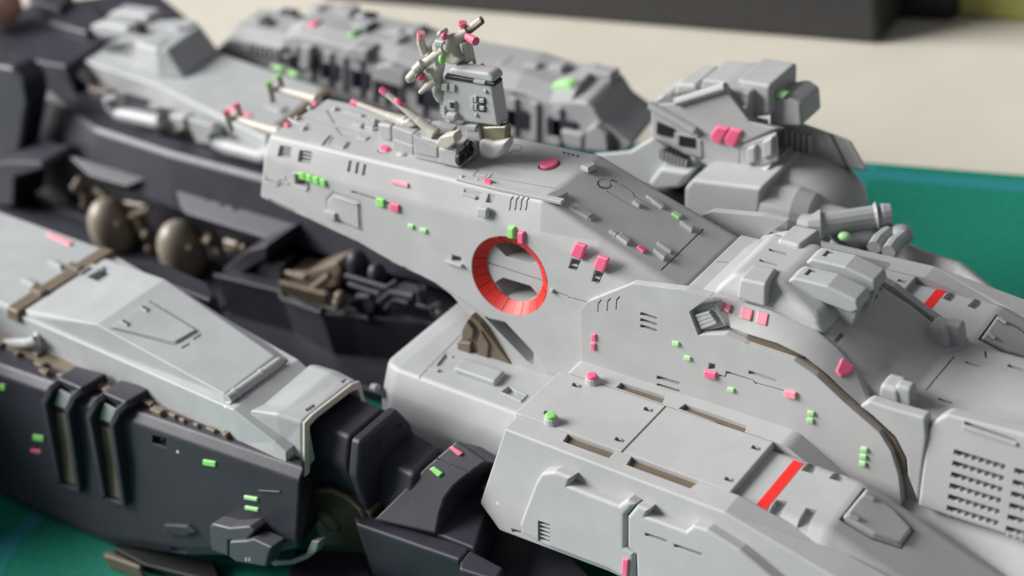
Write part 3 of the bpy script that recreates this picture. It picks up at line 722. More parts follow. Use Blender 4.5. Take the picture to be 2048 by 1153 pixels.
# deck knobs
def knob():
    c = V(5.36, .30, -.30)
    def bx(x0, x1, y0, y1, z0, z1, ix=.03, iy=.03): return [c + V(x0, y0, z0), c + V(x1, y0, z0), c + V(x1, y1, z0), c + V(x0, y1, z0)], [c + V(x0 + ix, y0 + iy, z1), c + V(x1 - ix, y0 + iy, z1), c + V(x1 - ix, y1 - iy, z1), c + V(x0 + ix, y1 - iy, z1)]
    kb = put("deck_clamp", hexa(*bx(-.20, .12, -.17, .17, -.18, .13, .05, .04), .055, 4), GREY, BODY)
    put("clamp_jaw", hexa(*bx(.0, .23, -.13, .06, -.14, .17, .02, .02), .045, 4), PALE, kb)
    put("clamp_base", loft([[c + V(math.cos(t) * r, math.sin(t) * r, z) for t in [2 * math.pi * k / 18 for k in range(18)]] for r, z in ((.25, -.3), (.23, -.10))], .02, 2), GREY, kb)
    return kb
KN = knob(); MIRROR_LATER.append((KN, BODY))
# ---- louvred side panel
PV = SP(-.06, -.43, 12)
VP = put("louvre_panel", prism(PV.pts('d3', [(1425, 918), (1474, 520), (1490, 458), (1530, 412), (1592, 376), (2150, 520), (2450, 700), (2450, 1250)]), -PV.N * .2, .035, 3), GREY, BODY, "side panel with rows of small louvres")
cut(VP, PV, 'd3', [(1700, 418), (2005, 528), (1995, 548), (1700, 440)], .06)
ridge(VP, PV, 'd3', [(1690, 446), (1850, 500), (2010, 552)], .05, .02, GREY, "ledge")
def louvre_row(x, y):
    Lx, Ly = 300, 92
    cut(VP, PV, 'd3', [(x, y - 18), (x + Lx, y + Ly - 18), (x + Lx - 4, y + Ly + 16), (x - 4, y + 14)], .09)
    for k in range(7):
        f = (k + .62) / 7.1
        cx, cy = x + Lx * f, y + Ly * f
        put("louvre", prism(PV.off(-.09).pts('d3', [(cx - 8, cy - 21), (cx + 10, cy - 15), (cx + 7, cy + 21), (cx - 11, cy + 15)]), PV.N * .085, .006, 1), GREY, VP)
for k in range(6): louvre_row(1640 - 8.2 * k, 600 + 65.5 * k)
for k in range(6): louvre_row(1995 - 10 * k, 708 + 68 * k)
# lower flare of the body beside the shin
FL = [V(5.6, -.10, -1.45), V(9.2, -.10, -1.45), V(9.2, -.75, -1.95), V(5.6, -.75, -1.95)]
put("hip_flare", prism(FL, (0, .2, -1.0), .03, 3), GREY, BODY)
kb_ = put("foot_block", boxm((8.35, -1.0, -2.35), (1.3, .75, .9), .06, 4), GREY, SHIP, "grey block at the lower right corner of the model")
bump(kb_, ZP(-1.90), 'd7', [(1455, 1128), (1482, 1108), (1540, 1130), (1512, 1152)], .05, GREENL, "marker_light")
YB = .78; PB = YP(YB)
BR = put("bridge_tower", loft([[p, PB.at('c2', *b) , PB.at('c2', *b) + V(-.01, .24, 0), p + V(.0, .20, 0)] for p, b in
    ((PB.at('c2', 1262, 700), (1603, 746)), (PB.at('c2', 1283, 432), (1562, 492)))], .045, 4), GREY, SHIP, "upright grey bridge tower with rotating radar on the command tower deck")
# the side face seen from the stern widens a little
cap = loft([[PB.off(.015).at('c2', *q) for q in ((1288, 436), (1318, 402), (1540, 432), (1572, 462), (1568, 490))], [PB.off(.015).at('c2', *q) + V(0, .22, 0) for q in ((1288, 436), (1318, 402), (1540, 432), (1572, 462), (1568, 490))]], .045, 4)
put("bridge_roof", cap, GREY, BR)
wq = [(1286, 440), (1574, 490), (1574, 512), (1284, 464)]
put("window_band", prism([PB.off(.02).at('c2', *q) for q in wq], V(0, .18, 0), .008, 1), INK, BR, "dark window band under the roof")
for q in ([(1455, 468), (1520, 480), (1518, 496), (1452, 486)],): put("window_frame", prism(PB.off(.03).pts('c2', q), V(0, .03, 0)), GREY, BR)
bump(BR, ZP(2.46), 'c2', [(1482, 402), (1510, 380), (1526, 395), (1498, 416)], .06, PINK, "marker_light")
# porthole cluster
for x, y in ((1452, 580), (1452, 625), (1470, 578), (1472, 625)): bump(BR, PB, 'c2', Q(x, y, 17, 38, .15), .025, GREY, "shutter", bev=.01)
for x, y in ((1504, 590), (1506, 634)):
    bump(BR, PB, 'c2', Q(x, y, 44, 42, .15), .02, INK, "lens_ring", bev=.02); bump(BR, PB.off(.015), 'c2', Q(x, y, 28, 26, .15), .015, GREY, "lens", bev=.012)
for x, y in ((1528, 536), (1474, 674)): put("stud", ellip(PB.at('c2', x, y), (.035, .03, .035), 10), PALE, BR, smooth=True)
for k in range(3): ridge(BR, PB, 'c2', [(1318, 496 + 14 * k), (1352, 503 + 14 * k)], .035, .03, GREY, "louvre")
bump(BR, PB, 'c2', Q(1296, 505, 34, 40, .15), .05, GREY, "fitting"); bump(BR, PB, 'c2', Q(1330, 615, 50, 56, .15), .035, PALE, "hatch")
cut(BR, PB, 'c2', [(1318, 598), (1342, 602), (1342, 636), (1320, 632)], .02) if False else bump(BR, PB.off(.03), 'c2', [(1318, 598), (1342, 602), (1342, 636), (1320, 632)], .008, INK, "hatch_window", bev=0)
for k in range(3): ridge(BR, PB, 'c2', [(1272, 616 + 18 * k), (1300, 626 + 18 * k)], .035, .05, GREY, "fin")
bump(BR, PB, 'c2', Q(1342, 672, 56, 40, .2), .08, PALE, "fitting", bev=.03); ridge(BR, PB, 'c2', [(1295, 690), (1320, 705), (1330, 688), (1352, 700)], .05, .05, PALE, "pipe")
put("radome", ellip(PB.at('c2', 1240, 562) + V(0, .18, 0), (.16, .2, .2), 18), PALE, BR, smooth=True)
# neck and foot
put("neck", loft([[PB.off(-.04).at('c2', *q) for q in ((1480, 742), (1652, 735), (1650, 835), (1500, 830))], [PB.off(-.04).at('c2', *q) + V(0, .12, 0) for q in ((1480, 742), (1652, 735), (1650, 835), (1500, 830))]], .05, 4), CLEAR, BR, "amber clear neck showing glue inside")
put("neck_sheath", loft([[PB.at('c2', *q) for q in ((1405, 735), (1482, 745), (1500, 840), (1405, 800))], [PB.at('c2', *q) + V(0, .3, 0) for q in ((1405, 735), (1482, 745), (1500, 840), (1405, 800))]], .02, 2), GREY, BR)
fp = [(1478, 815), (1560, 838), (1652, 822), (1642, 880), (1600, 930), (1545, 945), (1478, 915)]
put("bridge_foot", loft([[PB.off(.02).at('c2', *q) for q in fp], [PB.off(.02).at('c2', *q) + V(0, .20, 0) for q in fp]], .07, 5), GREY, BR)
# ---- turret in front of the bridge
YT = .50; PT = YP(YT)
def yprism(quad, c, y, depth, bev=.03, seg=3): return prism(YP(y).pts(c, quad), V(0, depth, 0), bev, seg)
TU = put("deck_turret", yprism([(630, 662), (935, 745), (1150, 880), (1195, 1062), (940, 1010), (650, 950)], 'e4', .52, .46), GREY, SHIP, "low grey gun turret with two round exhausts on the command tower")
put("turret_cap", yprism([(938, 818), (1160, 872), (1202, 1068), (948, 1012)], 'e4', .49, .40, .03), GREY, TU)
put("turret_side", yprism([(632, 660), (930, 818), (930, 940), (660, 890)], 'e4', .495, .1, .02), GREY, TU)
put("turret_back", yprism([(380, 560), (640, 650), (640, 800), (385, 712)], 'e4', .62, .42, .03), GREY, TU)
put("turret_back", yprism([(385, 712), (640, 800), (640, 930), (400, 850)], 'e4', .60, .30, .02), GREY, TU)
put("turret_tail", yprism([(205, 530), (370, 555), (385, 740), (250, 760), (215, 660)], 'e4', .78, .35, .04), GREY, TU)
TZt = ZP(1.50)
put("turret_roof", loft([ZP(1.42).pts('e4', [(640, 655), (1160, 878), (1385, 632), (960, 520)]), ZP(1.48).pts('e4', [(660, 640), (1165, 850), (1385, 620), (965, 515)])], .02, 2), GREY, TU)
xe_ = PT.at('e4', 1195, 980)[0] + .005
pe = XP(xe_, 1)
put("exhaust_plate", prism(pe.pts('e4', [(1180, 905), (1350, 725), (1385, 770), (1370, 900), (1210, 1045), (1178, 1000)]), V(-.06, 0, 0), .01, 1), INK, TU, "black painted exhaust end of the turret")
for x, y in ((1222, 935), (1328, 805)):
    p = pe.at('e4', x, y)
    put("exhaust_ring", lathe(p + V(-.03, 0, 0), (1, 0, 0), [(0, .085), (.05, .085), (.05, .06), (.02, .055)], 18), DARK, TU)
put("turret_arm", yprism([(1160, 560), (1395, 540), (1400, 650), (1385, 880), (1160, 860)], 'e4', .80, .2, .02), GREY, TU)
put("turret_hinge", yprism([(1270, 545), (1395, 560), (1390, 628), (1265, 610)], 'e4', .76, .1, .015), PALE, TU)
put("turret_box", loft([ZP(1.45).pts('e4', [(890, 520), (960, 500), (1180, 560), (1110, 630)]), ZP(1.55).pts('e4', [(890, 505), (960, 485), (1180, 545), (1110, 612)])], .02, 2), GREY, TU)
# barrels
for (a, ya), (b, yb), r0, r1 in ((((915, 655), .62), ((255, 110), .62), .062, .05), (((560, 520), .82), ((-90, 270), .82), .06, .05)):
    A, B = YP(ya).at('e4', *a), YP(yb).at('e4', *b)
    path = [A + (B - A) * t for t in (0, .12, .3, .33, .6, .9)]
    bl = put("gun_barrel", tube(path, 0, 12, rr=[r0 * 1.55, r0 * 1.25, r0 * 1.1, r0, r1, r1 * .95]), CREAM, TU)
    put("muzzle", tube([A + (B - A) * .9, A + (B - A) * 1.0], 0, 10, rr=[r1 * 1.05, r1 * 1.1]), PINK, bl, "pink painted muzzle of the gun barrel")
    if a[0] > 700: put("barrel_light", ellip(A + (B - A) * .64 + V(.02, -.03, .06), (.09, .04, .04), 12, rot=np.column_stack(frame(B - A)[::-1])), PINK, bl, smooth=True)
put("barrel_mount", yprism([(900, 770), (960, 690), (1130, 650), (1150, 760), (1060, 840), (920, 810)], 'e4', .44, .16, .04), CREAM, TU)
put("barrel_mount", yprism([(470, 520), (560, 490), (660, 560), (600, 590), (500, 565)], 'e4', .70, .14, .03), CREAM, TU)
# ---- radar on the roof
RY = .9; PR = YP(RY)
RA = put("radar", ellip(PR.at('e3', 655, 480), (.12, .12, .13), 16), CREAM, SHIP, "cream coloured radar with crossed arms and pink tips", smooth=True)
for q, m_ in (([(560, 390), (690, 410), (670, 500), (540, 480)], PALE), ([(590, 290), (640, 280), (665, 350), (580, 360)], CREAM)): put("radar_housing", yprism(q, 'e3', RY - .12, .16, .03), m_, RA)
put("radar_hub", ellip(PR.at('e3', 770, 440), (.10, .12, .12), 14), CREAM, RA, smooth=True)
def arm(path, y0, y1, rr, nm="radar_arm", m_=CREAM, par=None):
    n = len(path); P = [YP(y0 + (y1 - y0) * i / (n - 1)).at('e3', *q) for i, q in enumerate(path)]
    return put(nm, tube(P, 0, 12, rr=[r_ * .82 for r_ in rr]), m_, par or RA)
arm([(700, 500), (480, 660), (420, 715), (400, 720), (250, 880), (225, 905)], .85, .62, [.08, .075, .07, .07, .075, .05])
arm([(420, 690), (330, 780)], .66, .60, [.085, .085], "radar_sleeve")
arm([(800, 400), (980, 290), (985, 275), (1175, 120)], .95, 1.2, [.12, .07, .07, .055])
arm([(1020, 275), (1185, 150)], 1.12, 1.17, [.045, .04], "radar_bar", BROWN)
arm([(330, 860), (440, 740)], .58, .62, [.03, .03], "radar_bar", BROWN)
arm([(520, 570), (450, 560), (400, 430), (395, 370)], .85, .8, [.09, .08, .07, .065]); arm([(395, 370), (396, 290)], .8, .8, [.066, .068], "radar_tip", PINKL)
arm([(900, 660), (1010, 610), (970, 400)], 1.05, 1.0, [.09, .085, .07]); arm([(920, 300), (930, 200)], 1.1, 1.1, [.05, .06]); arm([(930, 205), (928, 160)], 1.1, 1.1, [.072, .07], "radar_tip", PINK)
arm([(1085, 690), (1030, 440), (1000, 300)], 1.1, 1.1, [.03, .03, .03], "radar_bar")
for (x, y), r in (((697, 340), .05), ((400, 850), .065)): put("radar_tip", ellip(YP(.68).at('e3', x, y), (r, r, r), 12), PINK, RA, smooth=True)
put("radar_tip", tube([YP(1.0).at('e3', 990, 345), YP(.95).at('e3', 1100, 405)], 0, 10, rr=[.05, .06]), PINK, RA)
put("radar_lamp", ellip(YP(.68).at('e3', 668, 640), (.05, .05, .07), 12), GREEN, RA, smooth=True)
put("radar_pedestal", yprism([(690, 520), (800, 490), (830, 600), (900, 660), (820, 720), (690, 690)], 'e3', .84, .16, .04), CREAM, RA)
arm([(640, 700), (600, 830), (620, 960)], .78, .78, [.09, .10, .09], "radar_stem"); arm([(600, 790), (470, 770)], .76, .72, [.07, .04], "radar_stem")
arm([(600, 900), (500, 960), (385, 1060)], .74, .68, [.07, .065, .035], "radar_stem")
# ---- antennas at the front of the tower
for pts, m_ in (([(1640, 775), (1500, 735), (1370, 690)], PINK), ([(1860, 585), (1750, 555), (1615, 520)], GREEN)):
    z0 = .86
    P = [ZP(z0).at('c1', *q) for q in pts]
    an = put("bow_antenna", tube(P, 0, 12, rr=[.09, .08, .05]), CREAM, TW)
    t = P[-1]
    put("antenna_bar", tube([t + V(-.02, -.10, .12), t + V(-.06, -.10, -.20)], .055, 10), CREAM, an); put("antenna_bar", tube([t + V(.0, .12, .14), t + V(.0, .12, -.04)], .055, 10), CREAM, an)
    put("antenna_bar", tube([t + V(-.02, -.1, 0), t + V(0, .12, 0)], .05, 10), CREAM, an)
    put("antenna_tip", tube([t + V(-.02, -.10, .12), t + V(-.015, -.10, .17)], .058, 10), m_, an); put("antenna_tip", tube([t + V(.0, .12, .14), t + V(.0, .12, .19)], .058, 10), m_, an)
NC = -2.44                       # centre plane of the near arm
def yf(x): return -1.12 if x < -8.2 else -1.12 - (x + 8.2) * .125
def nmir(p): return V(p[0], 2 * NC - p[1], p[2])
def yr(x): return -3.69 + (x + 8) * (.59 / 6.5)
def zb(x): return -4.2 if x < -5.3 else -4.2 + (x + 5.3) * 1.35 / 4.0
rings = []
for x in (-16, -12, -8, -6, -4, -2.4, -1.42):
    y = yr(max(x, -10)); z = zb(x); k = .231
    zl = z + .28; q_ = 1 if x > -2 else 0
    xi_ = x if x < -2 else x - .9
    rings.append([V(xi_, NC, -1.56), V(x, y, -1.5), V(x, y - .13, -1.63), V(x - .22 * q_, y - .13 - k * (-1.63 - zl), zl), V(x - .26 * q_, y - .10 - k * (-1.63 - zl), z + .08), V(x - .5 * q_, y + .25, z), V(xi_, NC, z),
                  V(xi_, yf(x) + .1, z), V(xi_, yf(x) + .3, z + .4), V(xi_, yf(x) + .26, -1.5), V(xi_, yf(x) + .14, -1.30), V(xi_, yf(x) - .05, -1.40)])
NH = put("near_arm_hull", loft(rings, .03, 3, ang=16), DARK, SHIP, "charcoal hull of the near arm with two bracket handles")
SN = P3(V(-8, yr(-8) - .13, -1.63), V(-2, yr(-2) - .13, -1.63), V(-8, yr(-8) - .13 - .231 * 1.4, -3.03))
# ---- grey deck flange
z0 = -1.0
def fsec(x, zt_=z0, n=-3.05): return [V(x, n - .08, -1.56), V(x, n, zt_), V(x, yf(x), zt_), V(x, yf(x) + .08, -1.56)]
FLG = put("arm_deck", loft([fsec(-16), fsec(-8), fsec(-2.70), fsec(-1.95, -1.28, -3.06), fsec(-1.42, -1.52, -3.08)], .03, 3, ang=10), PALE, SHIP, "pale grey deck on the near arm with wedge shaped hatch and cowl")
cut_raw(FLG, loft([[V(-8.0, -2.99, -1.02), V(-8.0, -1.24, -1.02), V(-8.0, -1.24, -.9), V(-8.0, -2.99, -.9)], [V(-2.80, -2.99, -1.02), V(-2.80, -1.89, -1.02), V(-2.80, -1.89, -.9), V(-2.80, -2.99, -.9)]]))
cut_raw(FLG, boxm((-1.65, -1.95, -1.45), (1.5, 1.74, 1.0))); cut_raw(FLG, boxm((-1.25, -2.4, -1.4), (1.0, 2.6, 1.2)), 1)
# brown cross band and raised front deck
put("cross_band", loft([[V(-8.36, y, -1.1), V(-8.02, y, -1.1), V(-8.02, y, z), V(-8.36, y, z)] for y, z in ((-3.12, -1.05), (-3.07, -.90), (-1.13, -.90), (-1.08, -1.05))], .025, 2), BROWN, FLG, "brown band across the arm deck")
FD = put("front_deck", loft([[V(-16, -3.06, z0 - .02), V(-16, -3.0, -.93), V(-16, -1.16, -.93), V(-16, -1.12, z0 - .02)], [V(-8.30, -3.06, z0 - .02), V(-8.30, -3.0, -.93), V(-8.30, -1.16, -.93), V(-8.30, -1.12, z0 - .02)]], .015, 2), PALE, FLG)
F9 = ZP(-.93)
bump(FD, F9, 'c4', [(268, 498), (292, 488), (430, 548), (408, 568)], .05, PINKL, "marker_light")
bump(FD, F9, 'c4', [(275, 662), (310, 640), (385, 690), (362, 712)], .06, PALE, "deck_rib", taper=.8); bump(FD, F9, 'c4', [(115, 768), (150, 748), (232, 795), (205, 820)], .06, PALE, "deck_rib", taper=.8)
for t in (.28, .66): put("band_clip", boxm((-8.22, -3.07 + 1.94 * t, -.89), (.36, .14, .08), .02, 2), BROWN, FLG)
# wedge hatch
def wsec(x, z, b=-1.01): return [V(x, -3.0, b), V(x, -2.94, z), V(x, yf(x) - .22, z), V(x, yf(x) - .06, b)]
xk = ZP(-.55).at('c8', 560, 258)[0]
WH = put("wedge_hatch", loft([wsec(-8.00, -.93), wsec(xk, -.57), wsec(-2.98, -.90), wsec(-2.84, -.985)], .045, 4, ang=6), PALE, FLG)
WP = P3(V(xk, -2.9, -.57), V(xk, -2, -.57), V(-2.98, -2.9, -.90)); WF = P3(V(-8.00, -2.9, -.93), V(-8.00, -2, -.93), V(xk, -2.9, -.57))
lidq = [(650, 283), (875, 122), (1165, 300), (1030, 382)]
groove(WH, WP, 'c8', [lidq[1], lidq[2], lidq[3], lidq[0]], .02, .03)
lid_ = bump(WH, WP, 'c8', [(662, 284), (872, 134), (1150, 302), (1028, 372)], .035, PALE, "hatch_lid", bev=.015)
for x, y in ((842, 170), (728, 254)): bump(lid_, WP.off(.035), 'c8', Q(x, y, 44, 22, .5, -.3), .025, PALE, "hinge"); 
for x, y in ((845, 166), (731, 250)): bump(lid_, WP.off(.05), 'c8', Q(x, y, 24, 8, .5, -.3), .02, INK, "hinge_slot", bev=0)
for a, b in (((1060, 395), (1108, 368)), ((1128, 345), (1175, 315))): cut(WH, WP, 'c8', [a, b, (b[0] + 6, b[1] + 10), (a[0] + 8, a[1] + 10)], .05)
cut(WH, WF, 'c4', [(508, 742), (600, 690), (662, 728), (592, 778)], .12)
ridge(WH, WF, 'c4', [(470, 735), (540, 690), (610, 700)], .05, .05, PALE, "hinge_arm")
A, B = WP.off(-.04).at('c8', 1335, 700), WP.off(-.04).at('c8', 1642, 478)
hz = put("hinge_tube", tube([A, B], .075, 14), PALE, WH)
for t in (.12, .62): put("hinge_collar", tube([A + (B - A) * t, A + (B - A) * (t + .05)], .088, 14), GREY, hz)
# handle at the left
for dx in (0, ):
    hp = SP(-3.08, -1.1, 10).off(.10)
    put("deck_handle", tube([hp.off(-.12).at('c8', -40, 320), hp.at('c8', -10, 385), hp.at('c8', 60, 372), hp.at('c8', 170, 370), hp.at('c8', 215, 355), hp.off(-.12).at('c8', 225, 330)], .085, 10), PALE, FLG)
    put("handle_base", prism(hp.off(-.05).pts('c8', [(-60, 395), (230, 395), (262, 495), (-60, 420)]), -hp.N * .1, .02, 2), PALE, FLG)
# brown machinery strip between deck and rail
bs = put("machinery_strip", prism([V(-12, -3.60, -1.53), V(-1.7, -3.02, -1.53), V(-1.7, -2.9, -1.53), V(-12, -2.9, -1.53)], (0, 0, .03)), BROWN, NH, "brown machinery strip between deck and rail")
for k in range(26):
    x = -9.6 + k * .29 + random.uniform(-.05, .05)
    ylo = yr(x) + .03; yhi = -3.14
    if yhi - ylo < .06: continue
    yy = random.uniform(ylo + .02, max(ylo + .03, yhi - .1)); 
    put("machinery_box", boxm((x, yy + .04, -1.49), (random.uniform(.08, .26), random.uniform(.05, .12), random.uniform(.05, .14)), .01, 1), BROWN, bs)
# ---- brackets on the hull side
SNo = SN.off(.10)
for dx, dy in ((0, 0), (263, 82)):
    L = [('c8', 350 + dx, 596 + dy, -.02), ('c8', 296 + dx, 634 + dy, .10), ('c8', 252 + dx, 722 + dy, .15), ('d4', 300 + dx, 400 + dy, .15), ('d4', 338 + dx, 604 + dy, .10), ('d4', 345 + dx * .99, 618 + dy * 1.05, .05)]
    Rr = [('c8', 480 + dx, 640 + dy, -.02), ('c8', 425 + dx, 690 + dy, .10), ('c8', 386 + dx, 770 + dy, .15), ('d4', 420 + dx, 420 + dy, .15), ('d4', 455 + dx, 655 + dy, .10)]
    pl_ = [SN.off(h).at(c, x, y) for c, x, y, h in L] + [SN.off(.05).at('d4', 400 + dx, 640 + dy)] + [SN.off(h).at(c, x, y) for c, x, y, h in Rr[::-1]]
    N_ = SN.N
    rg = []
    for i, p in enumerate(pl_):
        d = nrm(pl_[min(i + 1, len(pl_) - 1)] - pl_[max(i - 1, 0)]); sd = nrm(np.cross(N_, d))
        rg.append([p + sd * .055, p - sd * .055, p - sd * .055 - N_ * .30, p + sd * .055 - N_ * .30])
    BK = put("bracket", loft(rg, .022, 3, ang=40), DARK, NH)
    # cover plate reaching back to the deck
    a, b = SN.off(.03).at('c8', 296 + dx, 640 + dy), SN.off(.03).at('c8', 455 + dx, 655 + dy)
    zc = -1.32
    tq = ZP(zc).pts('c8', [(330 + dx, 575 + dy), (445 + dx, 500 + dy), (622 + dx, 548 + dy), (470 + dx, 636 + dy)])
    put("bracket_cover", prism(tq, (0, 0, -.16), .03, 3), DARK, BK)
    put("bracket_recess", prism(SN.off(.012).pts('d4', [(330 + dx, 190 + dy), (400 + dx, 215 + dy), (448 + dx, 620 + dy), (362 + dx, 590 + dy)]), -SN.N * .04), BROWN, BK)
    gp = SN.off(.025).pts('c8', [(345 + dx, 640 + dy), (420 + dx, 680 + dy), (400 + dx, 760 + dy), (320 + dx, 735 + dy)])
    put("bracket_glass", prism(gp, -SN.N * .03, .005, 1), mat("grey_tape", (.30, .33, .31), .4, .4) if dx == 0 else MATS["grey_tape"], BK, "pale grey insert at the top of the bracket")
# ---- lights and marks on the hull side
for c, x, y, w_, h_, m_ in (('c8', 227, 925, 62, 34, GREEN), ('c8', 212, 1003, 60, 22, PINK), ('c8', 18, 628, 28, 36, GREEN), ('c8', 1229, 1072, 74, 32, GREEN), ('d4', 1471, 695, 78, 22, GREENL), ('d4', 1476, 756, 78, 22, GREENL)):
    bump(NH, SN, c, Q(x, y, w_, h_, .18), .04, m_, "marker_light")
cut(NH, SN, 'd4', [(890, 325), (975, 345), (975, 402), (890, 375)], .12); cut(NH, SN, 'd4', [(985, 985), (1075, 1000), (1075, 1030), (990, 1015)], .1)
bump(NH, SN, 'd4', [(975, 840), (1110, 848), (1160, 885), (1100, 910), (980, 890)], .06, DARK, "side_blister", bev=.02)
ridge(NH, SN, 'd4', [(1515, 650), (1640, 658)], .02, .015, DARK, "panel_edge")
g1 = put("side_turret", prism(SN.off(.24).pts('d4', [(1225, 860), (1240, 845), (1340, 870), (1455, 860), (1490, 890), (1440, 945), (1335, 945), (1335, 1040), (1235, 1000)]), -SN.N * .26, .03, 3), mat("slate_plastic", (.06, .064, .076), .42, .45), NH, "slate grey gun turret on the side of the near hull")
put("turret_body", prism(SN.off(.30).pts('d4', [(1340, 950), (1440, 945), (1480, 935), (1590, 985), (1570, 1040), (1555, 1100), (1380, 1070), (1340, 1040)]), -SN.N * .28, .03, 3), MATS["slate_plastic"], g1)
for x in (1440, 1460): put("turret_mark", prism(SN.off(.303).pts('d4', Q(x, 1056, 10, 20, .1)), -SN.N * .01), PALE, g1)
# ---- cowl at the arm's end
ms = [XP(-1.60).at('d1', *q) for q in ((602, 1150), (602, 835), (650, 785), (880, 608), (925, 590), (960, 712))]
rs = [XP(-2.50).at('d1', *q) for q in ((300, 800), (284, 765), (365, 728), (640, 492), (690, 498), (720, 520))]
mm_ = [a * .45 + b * .55 for a, b in zip(rs, ms)]; mm_ = [p + V(0, 0, .05 if i in (1, 2, 3, 4) else .0) for i, p in enumerate(mm_)]
CW = put("cowl", loft([rs, mm_, ms], .05, 4, ang=10), PALE, SHIP, "pale grey cowl hooding the end of the near arm")
cx_ = sum(ms) / 6
ins = [V(0, cx_[1] + (p[1] - cx_[1]) * .86, p[2] - .10 if 0 < i_ < 5 else p[2] - .9) for i_, p in enumerate(ms)]
cut_raw(CW, loft([[V(-1.4, p[1], p[2]) for p in ins], [V(-2.1, p[1], p[2] - .05) for p in ins]]))
def rin(i_): return V(0, cx_[1] + (ms[i_][1] - cx_[1]) * .87, ms[i_][2] - (.09 if 0 < i_ < 5 else 0))
put("cowl_rim", loft([[V(-1.61, ms[i_][1], ms[i_][2]), V(-1.56, ms[i_][1], ms[i_][2]), V(-1.56, rin(i_)[1], rin(i_)[2]), V(-1.61, rin(i_)[1], rin(i_)[2])] for i_ in range(6)], .01, 2, ang=50), CREAM, CW, "cream edge of the cowl mouth")
for c, x, y in (('d1', 640, 745), ('d1', 850, 575)):
    cut(CW, ZP(-.98), c, [(x - 30, y + 8), (x + 22, y - 28), (x + 40, y - 18), (x - 12, y + 18)], .06)
# ---- dark neck behind the cowl
def zbox(z, c, quad, h, bev=.05, m_=DARK, nm="neck_block", par=None, label=None): return put(nm, prism(ZP(z).pts(c, quad), (0, 0, -h), bev, 4), m_, par or NECK, label)
NECK = put("arm_neck", loft([[V(x, -2.72, -2.6), V(x, -2.70, -1.65), V(x, -2.50, -1.28), V(x, -1.85, -1.28), V(x, -1.7, -1.5), V(x, -1.7, -2.6)] for x in (-2.3, -1.05)], .06, 4), DARK, SHIP, "charcoal neck joining the arm to the leg")
put("neck_collar", loft([[V(x, -2.78, -2.7), V(x, -2.76, -1.68), V(x, -2.54, -1.24), V(x, -1.80, -1.24), V(x, -1.65, -1.6), V(x, -1.65, -2.7)] for x in (-.98, -.80)], .05, 4), DARK, NECK)
nt_ = ZP(-1.72).pts('d5', [(562, 425), (720, 240), (980, 395), (815, 560)])
nb_ = [ZP(-2.35).at('d5', 452, 660), nt_[1] + V(-.1, .2, -.85), nt_[2] + V(.3, .2, -.85), ZP(-2.35).at('d5', 770, 850)]
put("neck_block", loft([nb_, nt_], .07, 4), DARK, NECK)
for x, y in ((735, 270), (620, 380)): put("neck_catch", prism(ZP(-1.5).pts('d5', Q(x, y, 44, 16, .55)), (0, 0, .03), .008, 1), DARK, NECK)
b3 = [Pl((0, 0, 0), (0, 0, 1))]
lo = ZP(-2.26).pts('d5', [(575, 822), (940, 905)]); hi = ZP(-1.42).pts('d5', [(1060, 358), (1242, 478)])
AP = P3(lo[0], lo[1], hi[0])
AR = put("rib_arm", prism(AP.pts('d5', [(575, 822), (730, 668), (880, 512), (1060, 358), (1130, 400), (1242, 478), (1165, 530), (1105, 575), (1045, 625), (990, 700), (962, 790), (940, 905)]), -AP.N * .7, .03, 3), DARK, NECK)
bump(AR, AP, 'd5', [(1020, 402), (1045, 392), (1105, 432), (1080, 452)], .05, PINK, "marker_light"); bump(AR, AP, 'd5', [(905, 525), (935, 510), (988, 548), (960, 575)], .05, GREEN, "marker_light")
groove(AR, AP, 'd5', [(945, 462), (1140, 545)], .016, .03)
put("neck_web", loft([ZP(-2.3).pts('d5', [(940, 900), (1165, 990), (1250, 700), (1240, 480)]), [p - V(0, 0, .6) for p in ZP(-2.3).pts('d5', [(940, 900), (1165, 990), (1250, 700), (1240, 480)])]], .03, 3), DARK, NECK)
zbox(-2.36, 'd5', [(458, 805), (500, 768), (1150, 985), (1080, 1062), (475, 850)], 1.5, .05)
zbox(-2.36, 'd5', [(1082, 1068), (1140, 995), (1335, 1100), (1290, 1180), (1075, 1110)], 1.5, .04)
zbox(-2.9, 'd5', [(1165, 980), (1250, 640), (1700, 1000), (1900, 1200), (1400, 1300)], 1.2, .05)
# brown joint plate
jp = YP(-2.78)
JP = put("joint_plate", prism(jp.pts('d5', [(210, 640), (270, 628), (430, 690), (560, 790), (600, 1010), (255, 975)]), V(0, .25, 0), .03, 3), mat("dark_brown_plastic", (.075, .057, .042), .45, .45, noise=.08), NECK, "dark brown joint plate with round boss")
bc = jp.at('d5', 312, 830)
put("joint_boss", lathe(bc + V(0, .02, 0), (0, -1, 0), [(0, .21), (.06, .20), (.065, .15), (.03, .14), (.035, .0)], 22), BROWN, JP)
put("joint_arc", tube([jp.off(.02).at('d5', *q) for q in ((265, 650), (330, 650), (420, 690), (500, 760), (545, 850))], .035, 8), BROWN, JP)
put("end_lip", prism(SN.off(-.12).pts('d4', [(1570, 1062), (1700, 1058), (1785, 1028), (1822, 945), (1868, 950), (1850, 1012), (1800, 1052), (1720, 1085), (1600, 1095)]), -SN.N * .15, .02, 2), mat("grey_green_plastic", (.20, .23, .225), .45, .4), NH)
put("bow_sponson", loft([[V(x, -5.4 - w2, -2.2), V(x, -4.9 - w2, z), V(x, -3.7, z), V(x, -3.7, -4.2), V(x, -4.9 - w2, -4.2)] for x, z, w2 in ((-22, -1.2, -.6), (-18, -.6, 1.2), (-12, -.3, 2.0), (-10.0, -.3, 1.8), (-9.4, -1.1, 1.0))], .08, 3), DARK, NH)  # added block out of view, shades the mat and the near hull side
